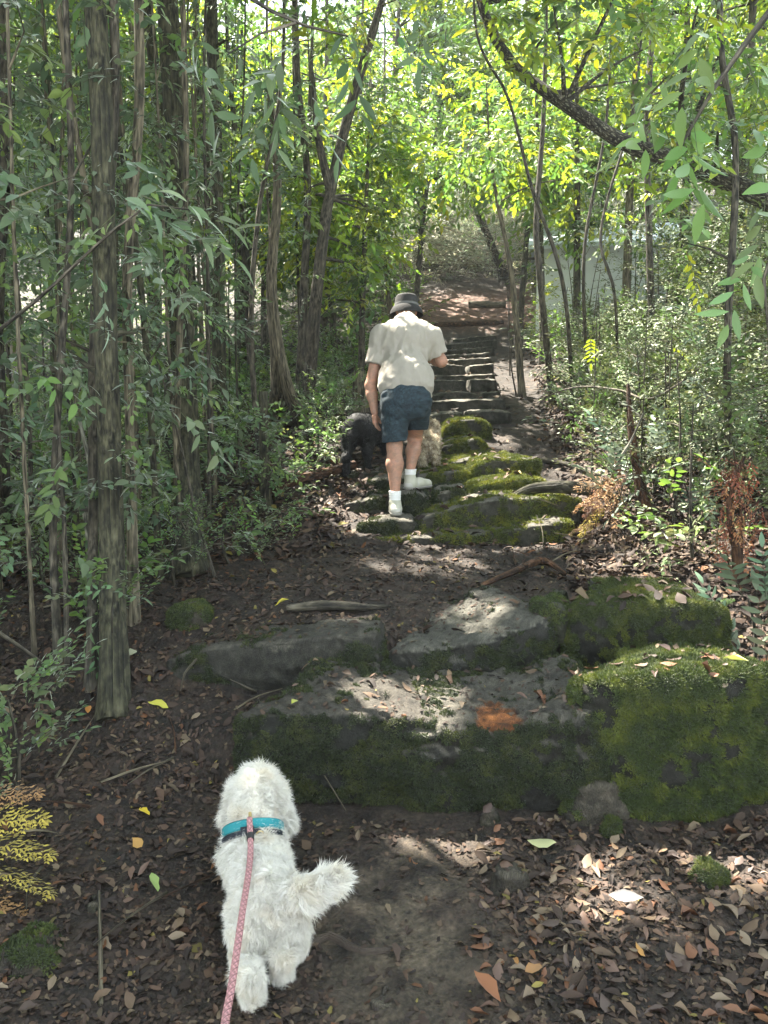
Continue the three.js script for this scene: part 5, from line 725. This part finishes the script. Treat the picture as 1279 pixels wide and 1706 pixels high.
  const fold = (x, y, z) => { const u = (x - chest.x), v = y - belly.y, g = Math.sin((v * 62 + u * 14 + 3 * fbm(x * 6, y * 6, z * 6, 2))) * sstep(-v, -0.02, 0.12) * 0.0045; const dg = Math.sin(u * 70 + v * 26 * Math.sign(u) + 4 * fbm(x * 5, y * 3, z * 5, 2)) * 0.0038 * sstep(v, 0, 0.2); return g + dg + 0.012 * fbm(x * 9, y * 5, z * 7, 3); };
  const shirt = (x, y, z) => { const l = Math.max(coneL(x, y, z), (x - slL.x) * aL.x + (y - slL.y) * aL.y + (z - slL.z) * aL.z), q = Math.max(coneR(x, y, z), (x - slR.x) * aR.x + (y - slR.y) * aR.y + (z - slR.z) * aR.z); let d = smin(smin(torso(x, y, z), l, 0.05), q, 0.05) + fold(x, y, z); const hem = hemY - 0.045 * Math.abs(x - belly.x - 0.03) / 0.2 + 0.006 * Math.sin(x * 30); return Math.max(d, hem - y); };
  mesh('t_shirt', solid(shirt, [shL, shR, belly, neck, slL, slR], 0.26, 0.009, base), std({ color: rgb(0.35, 0.322, 0.28), bumpMap: rep(weave, 3), bumpScale: 0.002, roughness: 0.95 }), o);
  // shorts
  const hemL = at(656, 736, 6.44).y, hemR = at(692, 716, 6.6).y, lgL = cone(hipL, kneeL, 0.118, 0.1), lgR = cone(hipR, kneeR, 0.118, 0.098), seat = blend(0.06, ball(hipL.clone().lerp(hipR, 0.5).add(V(0, 0.04, 0.01)), 0.185, 0.14, 0.14), ball(hipL.clone().add(V(0.02, -0.03, 0.03)), 0.105, 0.12, 0.105), ball(hipR.clone().add(V(-0.02, -0.03, 0.03)), 0.105, 0.12, 0.105));
  const shorts = (x, y, z) => { const w = 0.006 * Math.sin(y * 55 + x * 20) * fbm(x * 5, y * 5, z * 5, 2) * 2 + 0.008 * fbm(x * 8, y * 10, z * 8, 3); return smin(Math.max(smin(Math.max(lgL(x, y, z), hemL + (x - hipL.x) * 0.12 - y), seat(x, y, z), 0.03), -1), Math.max(lgR(x, y, z), hemR - y), 0.02) + w; };
  mesh('denim_shorts', solid(shorts, [hipL, hipR, kneeL, kneeR], 0.2, 0.009, base), std({ color: rgb(0.048, 0.072, 0.095), map: rep(denimTex, 4), bumpMap: rep(weave, 4), bumpScale: 0.002, roughness: 0.92 }), o);
  // socks and shoes
  const white = std({ color: rgb(0.8, 0.8, 0.8), roughness: 0.85, bumpMap: rep(weave, 6), bumpScale: 0.0015 }), sole = std({ color: rgb(0.3, 0.29, 0.27), roughness: 0.7 }), cream = std({ color: rgb(0.47, 0.46, 0.38), roughness: 0.7 }), mark = std({ color: rgb(0.03, 0.03, 0.035) });
  for (const [f, a, knee, yaw] of [[footL, ankL, kneeL, -0.05], [footR, ankR, kneeR, 0.7]]) {
    const dir = V(Math.sin(yaw), 0, -Math.cos(yaw)), cm = knee.clone().lerp(a, 0.32).add(V(0, 0, 0.027)), sock = cone(a.clone().add(V(0, -0.04, 0)), a.clone().lerp(cm, 0.32), 0.041, 0.05);
    const cutY = a.clone().lerp(knee, 0.19).y; mesh('sock', solid((x, y, z) => Math.max(sock(x, y, z) + 0.0015 * Math.sin(y * 320), y - cutY), [a, a.clone().lerp(knee, 0.2)], 0.08, 0.006, base), white, o);
    const heel = f.clone().add(V(0, 0.04, 0)).addScaledVector(dir, -0.035), mid = f.clone().add(V(0, 0.045, 0)).addScaledVector(dir, 0.1), toe = f.clone().add(V(0, 0.035, 0)).addScaledVector(dir, 0.21);
    const upper = blend(0.025, cone(heel, mid, 0.045, 0.046), cone(mid, toe, 0.046, 0.04), cone(heel.clone().add(V(0, 0.015, 0)).addScaledVector(dir, 0.02), a.clone().add(V(0, -0.015, 0)).addScaledVector(dir, 0.008), 0.046, 0.05));
    const s = mesh('shoe', solid((x, y, z) => Math.max(upper(x, y, z), f.y + 0.022 - y), [heel, toe, a], 0.08, 0.006, base), cream, o);
    const lace = new Geo(); for (let q = 0; q < 4; q++) { const c = heel.clone().lerp(toe, 0.42 + q * 0.1).sub(base), sd = V(-dir.z, 0, dir.x); const tg = tube([c.clone().addScaledVector(sd, -0.035).add(V(0, 0.035 - q * 0.003, 0)), c.clone().add(V(0, 0.052 - q * 0.004, 0)), c.clone().addScaledVector(sd, 0.035).add(V(0, 0.035 - q * 0.003, 0))], [0.003, 0.003, 0.003], { radial: 5, step: 0.02, rough: 0 }); mesh('lace', tg, white, s); }
    const pan = blend(0.02, cone(heel, heel.clone().lerp(mid, 0.5), 0.0475, 0.047)); mesh('heel_panel', solid((x, y, z) => Math.max(pan(x, y, z), f.y + 0.024 - y, y - f.y - 0.062), [heel, mid], 0.07, 0.006, base), std({ color: rgb(0.5, 0.49, 0.46), roughness: 0.7 }), s);
    const sl2 = blend(0.02, cone(heel, mid, 0.055, 0.055), cone(mid, toe, 0.055, 0.048)); mesh('sole', solid((x, y, z) => Math.max(sl2(x, y, z), f.y + 0.002 - y, y - f.y - 0.024), [heel, toe], 0.08, 0.005, base), sole, s);
  }
  // hat
  const hat = new THREE.Group(); hat.name = 'hat'; o.add(hat); hat.position.copy(hd).sub(base).add(V(0, 0.005, 0.005)); hat.rotation.x = -0.18;
  const felt = std({ color: rgb(0.018, 0.018, 0.018), roughness: 0.9, bumpMap: rep(weave, 5), bumpScale: 0.002 }), lathe = (p, m, n) => mesh(n, new THREE.LatheGeometry(p.map(([x, y]) => new THREE.Vector2(x, y)), 48), m, hat);
  lathe([[0, 0.118], [0.05, 0.117], [0.082, 0.108], [0.094, 0.09], [0.101, 0.02], [0.102, 0.012]], std({ color: rgb(0.03, 0.029, 0.029), roughness: 0.9, bumpMap: rep(weave, 5), bumpScale: 0.002 }), 'hat_crown'); lathe([[0.1, 0.018], [0.118, 0.004], [0.135, -0.025], [0.142, -0.06], [0.138, -0.06], [0.13, -0.026], [0.112, -0.002], [0.098, 0.01]], felt, 'hat_brim'); lathe([[0.1015, 0.012], [0.104, 0.014], [0.1025, 0.034], [0.0995, 0.034]], std({ color: rgb(0.12, 0.12, 0.115) }), 'hat_band');
  const hairF = (x, y, z) => Math.max(ball(hd.clone().add(V(0, -0.01, 0.012)), 0.08, 0.1, 0.09)(x, y, z) + 0.006 * fbm(x * 60, y * 20, z * 60, 2), (hd.z - 0.02) - z); mesh('hair', solid(hairF, [hd], 0.14, 0.006, base), std({ color: rgb(0.2, 0.18, 0.16) }), o);
}
function dog(name, label, J, k, cell, mat) {   // J: list of cones [a, b, ra, rb]
  const base = J.base, o = thing(name, label, 'dog', base), f = blend(k, ...J.cones.map((c) => cone(...c))), pts = J.cones.flatMap((c) => [c[0], c[1]]), g = solid(f, pts, 0.18, cell, base);
  mesh('body', g, mat, o); return [o, g];
}
{ // ---- white dog on the lead
  const rump = at(446, 1502, 2.33), chest = at(423, 1418, 2.62), neck = at(421, 1372, 2.68), head = at(428, 1322, 2.78), G = (px, py, d) => { const p = at(px, py, d); return footing(p, 0.022); };
  const pl = G(422, 1690, 2.15), pr = G(470, 1650, 2.27), fl = G(398, 1560, 2.62), fr = G(450, 1555, 2.64), cones = [
    [rump, rump.clone().lerp(chest, 0.5), 0.098, 0.084], [rump.clone().lerp(chest, 0.5), chest, 0.084, 0.094], [chest, neck, 0.092, 0.07], [neck, head, 0.068, 0.074], [head, at(430, 1312, 2.83), 0.082, 0.076], [at(430, 1318, 2.84), at(434, 1325, 2.92), 0.05, 0.036],
    [head.clone().add(V(-0.066, 0.02, 0.01)), head.clone().add(V(-0.088, -0.075, 0.03)), 0.018, 0.032], [head.clone().add(V(0.066, 0.025, 0.015)), head.clone().add(V(0.1, -0.085, 0.04)), 0.018, 0.036],
    [at(420, 1535, 2.29), at(412, 1592, 2.31), 0.066, 0.044], [at(412, 1592, 2.31), V(pl.x - 0.004, pl.y + 0.085, pl.z + 0.035), 0.044, 0.027], [V(pl.x - 0.004, pl.y + 0.085, pl.z + 0.035), pl.clone().add(V(0, 0.01, 0.01)), 0.027, 0.024], [pl, pl.clone().add(V(0, -0.002, -0.04)), 0.027, 0.025],
    [at(476, 1525, 2.3), at(486, 1572, 2.33), 0.064, 0.042], [at(486, 1572, 2.33), V(pr.x + 0.008, pr.y + 0.085, pr.z + 0.035), 0.042, 0.027], [V(pr.x + 0.008, pr.y + 0.085, pr.z + 0.035), pr.clone().add(V(0, 0.01, 0.01)), 0.027, 0.024], [pr, pr.clone().add(V(0, -0.002, -0.04)), 0.027, 0.025],
    [chest.clone().add(V(-0.06, -0.04, -0.02)), fl.clone().add(V(0, 0.1, 0)), 0.055, 0.034], [fl.clone().add(V(0, 0.1, 0)), fl, 0.034, 0.026], [chest.clone().add(V(0.06, -0.04, -0.02)), fr.clone().add(V(0, 0.1, 0)), 0.055, 0.034], [fr.clone().add(V(0, 0.1, 0)), fr, 0.034, 0.026],
    [at(474, 1488, 2.29), at(508, 1486, 2.26), 0.026, 0.03], [at(508, 1486, 2.26), at(562, 1462, 2.24), 0.03, 0.016]];
  const base = V((pl.x + fr.x) / 2, Math.min(pl.y, pr.y) - 0.02, (pl.z + fr.z) / 2);
  const [o, g] = dog('white_dog', 'fluffy white dog in a turquoise harness walking away on a pink lead', { cones, base }, 0.026, 0.008, std({ color: rgb(0.8, 0.77, 0.71), roughness: 1 }));
  const T0 = at(500, 1478, 2.27).sub(base), nk = neck.clone().sub(base);
  const flow = (p, N) => p.x > T0.x && p.y > T0.y - 0.1 && p.z > 0 ? V(1.3, 0.15 - 0.5 * sstep(T0.x + 0.06 - p.x, 0, 0.06), 0.2) : p.z < nk.z ? V(Math.sign(p.x - nk.x) * 0.5, -0.55, 0.3) : V(0, -0.5, 0.65);
  const tail = (p) => p.x > T0.x + 0.01 && p.y > T0.y - 0.1 && p.z > 0;
  const white = (p, r) => { const v = rr(0.9, 1.06, r), y = sstep(fbm(p.x * 9, p.y * 9, p.z * 9, 2), 0, 0.4); return rgb(0.9 * v, lerp(0.88, 0.85, y) * v, lerp(0.84, 0.77, y) * v); };
  furOn(o, g, 34000, furGeo(0.036, 0.002, 7, 3), flow, white, 71, (p) => (tail(p) ? 1.7 : p.y < 0.12 ? 0.62 : 0.8 + 0.5 * sstep(fbm(p.x * 13, p.y * 13, p.z * 13, 2), -0.2, 0.3)), (p) => (tail(p) ? 0.28 : 0.5));
  // harness
  const c = chest.clone().lerp(neck, 0.62), ax = neck.clone().sub(chest).normalize(), hz = new THREE.Group(); hz.name = 'harness'; o.add(hz); basis(c.clone().sub(base), ax, V(0.16, 1, 0)).decompose(hz.position, hz.quaternion, hz.scale);
  const band = (r0, w, th, z, m, n) => { const q = mesh(n, new THREE.LatheGeometry([[r0, -w / 2], [r0 + th, -w / 2 + th], [r0 + th, w / 2 - th], [r0, w / 2], [r0 - 0.004, 0], [r0, -w / 2]].map(([x, y]) => new THREE.Vector2(x, y)), 56), m, hz); q.rotation.x = Math.PI / 2; q.position.z = z; return q; };
  const teal = std({ color: rgb(0.02, 0.24, 0.28), roughness: 0.8, bumpMap: rep(weave, 8), bumpScale: 0.001 }), navy = std({ color: rgb(0.012, 0.016, 0.026), roughness: 0.8 }), brass = std({ color: rgb(0.7, 0.55, 0.28), metalness: 1, roughness: 0.35 });
  band(0.103, 0.034, 0.005, 0.012, teal, 'neck_band'); band(0.107, 0.02, 0.005, -0.018, navy, 'strap');
  const pad = mesh('buckle', new THREE.BoxGeometry(0.045, 0.014, 0.03), navy, hz); pad.position.set(0.046, 0.1, -0.014); pad.rotation.z = -0.42;
  const ring = mesh('ring', new THREE.TorusGeometry(0.011, 0.0025, 8, 20), brass, hz); ring.position.set(0.008, 0.117, -0.028); ring.rotation.x = 0.6;
  // lead
  const s0 = c.clone().add(V(0.004, 0.105, 0.09)), e = [s0, at(417, 1420, 2.42), at(402, 1530, 2.05), at(386, 1640, 1.78), at(374, 1712, 1.62), V(-0.27, 0.55, -1.3), V(-0.22, 0.8, -0.8), V(-0.16, 1.02, -0.38)];
  const lead = thing('dog_lead', 'pink braided rope lead running from the white dog’s harness', 'dog lead', s0);
  const braid = noiseTex(64, 64, (u, v) => { const a = Math.sin((u * 2 + v) * 6.283 * 2), b = Math.sin((u * 2 - v) * 6.283 * 2), k = 0.85 + 0.12 * Math.max(a, b), f = a > 0.86 ? 0.5 : 1; return [k * f * 0.98, k * f * 0.98, k * f]; }), braidB = noiseTex(64, 64, (u, v) => Math.max(Math.sin((u * 2 + v) * 6.283 * 2), Math.sin((u * 2 - v) * 6.283 * 2)) * 0.5 + 0.5, false);
  const curve = new THREE.CatmullRomCurve3(e.map((p) => p.clone().sub(s0)), false, 'centripetal'), L = curve.getLength(), rg = new THREE.TubeGeometry(curve, 220, 0.0098, 14), ru = rg.attributes.uv; for (let i = 0; i < ru.count; i++) ru.setXY(i, ru.getY(i), ru.getX(i) * L / 0.05);
  mesh('rope', rg, std({ color: rgb(0.72, 0.36, 0.36), map: braid, bumpMap: braidB, bumpScale: 0.004, roughness: 0.8 }), lead);
  const t0 = curve.getPointAt(0.035), tn = curve.getTangentAt(0.035), fe = mesh('ferrule', new THREE.CylinderGeometry(0.0125, 0.0125, 0.024, 18), std({ color: rgb(0.03, 0.028, 0.03), roughness: 0.5 }), lead); fe.position.copy(t0); fe.quaternion.setFromUnitVectors(V(0, 1, 0), tn);
  const clip = mesh('clip', new THREE.CapsuleGeometry(0.006, 0.022, 4, 10), brass, lead); clip.position.set(0, 0.004, -0.012); clip.quaternion.setFromUnitVectors(V(0, 1, 0), tn);
}
{ // ---- black dog
  const G = (px, py, d) => footing(at(px, py, d), 0.03), rump = at(596, 712, 7.45), chest = at(624, 716, 7.98), pl = G(577, 778, 7.4), pr = G(612, 780, 7.44), fl = G(612, 776, 8.0), fr = G(640, 776, 8.02), hipL = at(586, 722, 7.42), hipR = at(608, 722, 7.44), gap = (p) => V(p.x, p.y + 0.14, p.z + 0.06);
  const cones = [[rump, chest, 0.132, 0.145], [chest, at(640, 690, 8.2), 0.11, 0.08], [at(640, 690, 8.2), at(646, 676, 8.35), 0.085, 0.08], [at(646, 678, 8.35), at(650, 686, 8.5), 0.05, 0.035], [hipL, hipL.clone().lerp(gap(pl), 0.5).add(V(-0.01, 0, -0.08)), 0.09, 0.06], [hipL.clone().lerp(gap(pl), 0.5).add(V(-0.01, 0, -0.08)), gap(pl), 0.06, 0.036], [gap(pl), pl, 0.034, 0.028], [pl, pl.clone().add(V(0, 0, -0.06)), 0.03, 0.03], [hipR, hipR.clone().lerp(gap(pr), 0.5).add(V(0.01, 0, -0.08)), 0.09, 0.06], [hipR.clone().lerp(gap(pr), 0.5).add(V(0.01, 0, -0.08)), gap(pr), 0.06, 0.036], [gap(pr), pr, 0.034, 0.028], [pr, pr.clone().add(V(0, 0, -0.06)), 0.03, 0.03], [chest.clone().add(V(-0.07, -0.05, 0)), fl, 0.06, 0.03], [chest.clone().add(V(0.07, -0.05, 0)), fr, 0.06, 0.03], [at(593, 704, 7.38), at(586, 726, 7.31), 0.028, 0.022], [at(586, 726, 7.31), at(580, 760, 7.29), 0.022, 0.009]];
  const base = V(rump.x, Math.min(pl.y, pr.y) - 0.03, rump.z), [o, g] = dog('black_dog', 'large black dog seen from behind on the left of the steps', { cones, base }, 0.05, 0.013, std({ color: rgb(0.008, 0.008, 0.009), roughness: 0.8 }));
  furOn(o, g, 6000, furGeo(0.02, 0.004, 4, 5), () => V(0, -0.8, 0.7), (p, r) => { const v = rr(0.6, 1.5, r); return rgb(0.009 * v, 0.009 * v, 0.01 * v); }, 72, () => 0.8);
}
{ // ---- small tan dog
  const G = (px, py, d) => footing(at(px, py, d), 0.02), rump = at(715, 742, 7.5), chest = at(719, 738, 7.8), pl = G(704, 772, 7.47), pr = G(726, 772, 7.47), fl = G(708, 768, 7.82), fr = G(728, 768, 7.82), q = (p) => V(p.x, p.y + 0.07, p.z + 0.03);
  const cones = [[rump, chest, 0.066, 0.074], [chest, at(720, 718, 7.95), 0.07, 0.065], [at(720, 712, 7.98), at(721, 714, 8.06), 0.066, 0.04], [at(707, 750, 7.48), q(pl), 0.042, 0.024], [q(pl), pl, 0.026, 0.022], [at(723, 750, 7.48), q(pr), 0.042, 0.024], [q(pr), pr, 0.026, 0.022], [chest.clone().add(V(-0.04, -0.04, 0)), fl, 0.04, 0.02], [chest.clone().add(V(0.04, -0.04, 0)), fr, 0.04, 0.02], [at(714, 729, 7.45), at(706, 714, 7.42), 0.018, 0.022], [at(706, 714, 7.42), at(714, 703, 7.42), 0.022, 0.024], [at(714, 703, 7.42), at(724, 708, 7.39), 0.024, 0.016], [at(724, 708, 7.39), at(727, 718, 7.38), 0.016, 0.01]];
  const base = V(rump.x, Math.min(pl.y, pr.y) - 0.02, rump.z), [o, g] = dog('small_dog', 'small shaggy tan dog with raised tail beside the walker’s right leg', { cones, base }, 0.018, 0.007, std({ color: rgb(0.5, 0.42, 0.31), roughness: 1 }));
  furOn(o, g, 9000, furGeo(0.032, 0.0045, 4, 6), (p) => (p.y > 0.3 ? V(0.2, 0.3, 0.4) : V(0, -0.6, 0.6)), (p, r) => { const v = rr(0.7, 1.25, r), y = sstep(fbm(p.x * 20, p.y * 20, p.z * 20, 2), -0.12, 0.2); return rgb(lerp(0.3, 0.82, y) * v, lerp(0.23, 0.75, y) * v, lerp(0.15, 0.62, y) * v); }, 73, () => 0.95);
}

scene.fog = new THREE.FogExp2(new THREE.Color(0.9, 0.95, 1), 0.0012);
renderer.render(scene, camera);
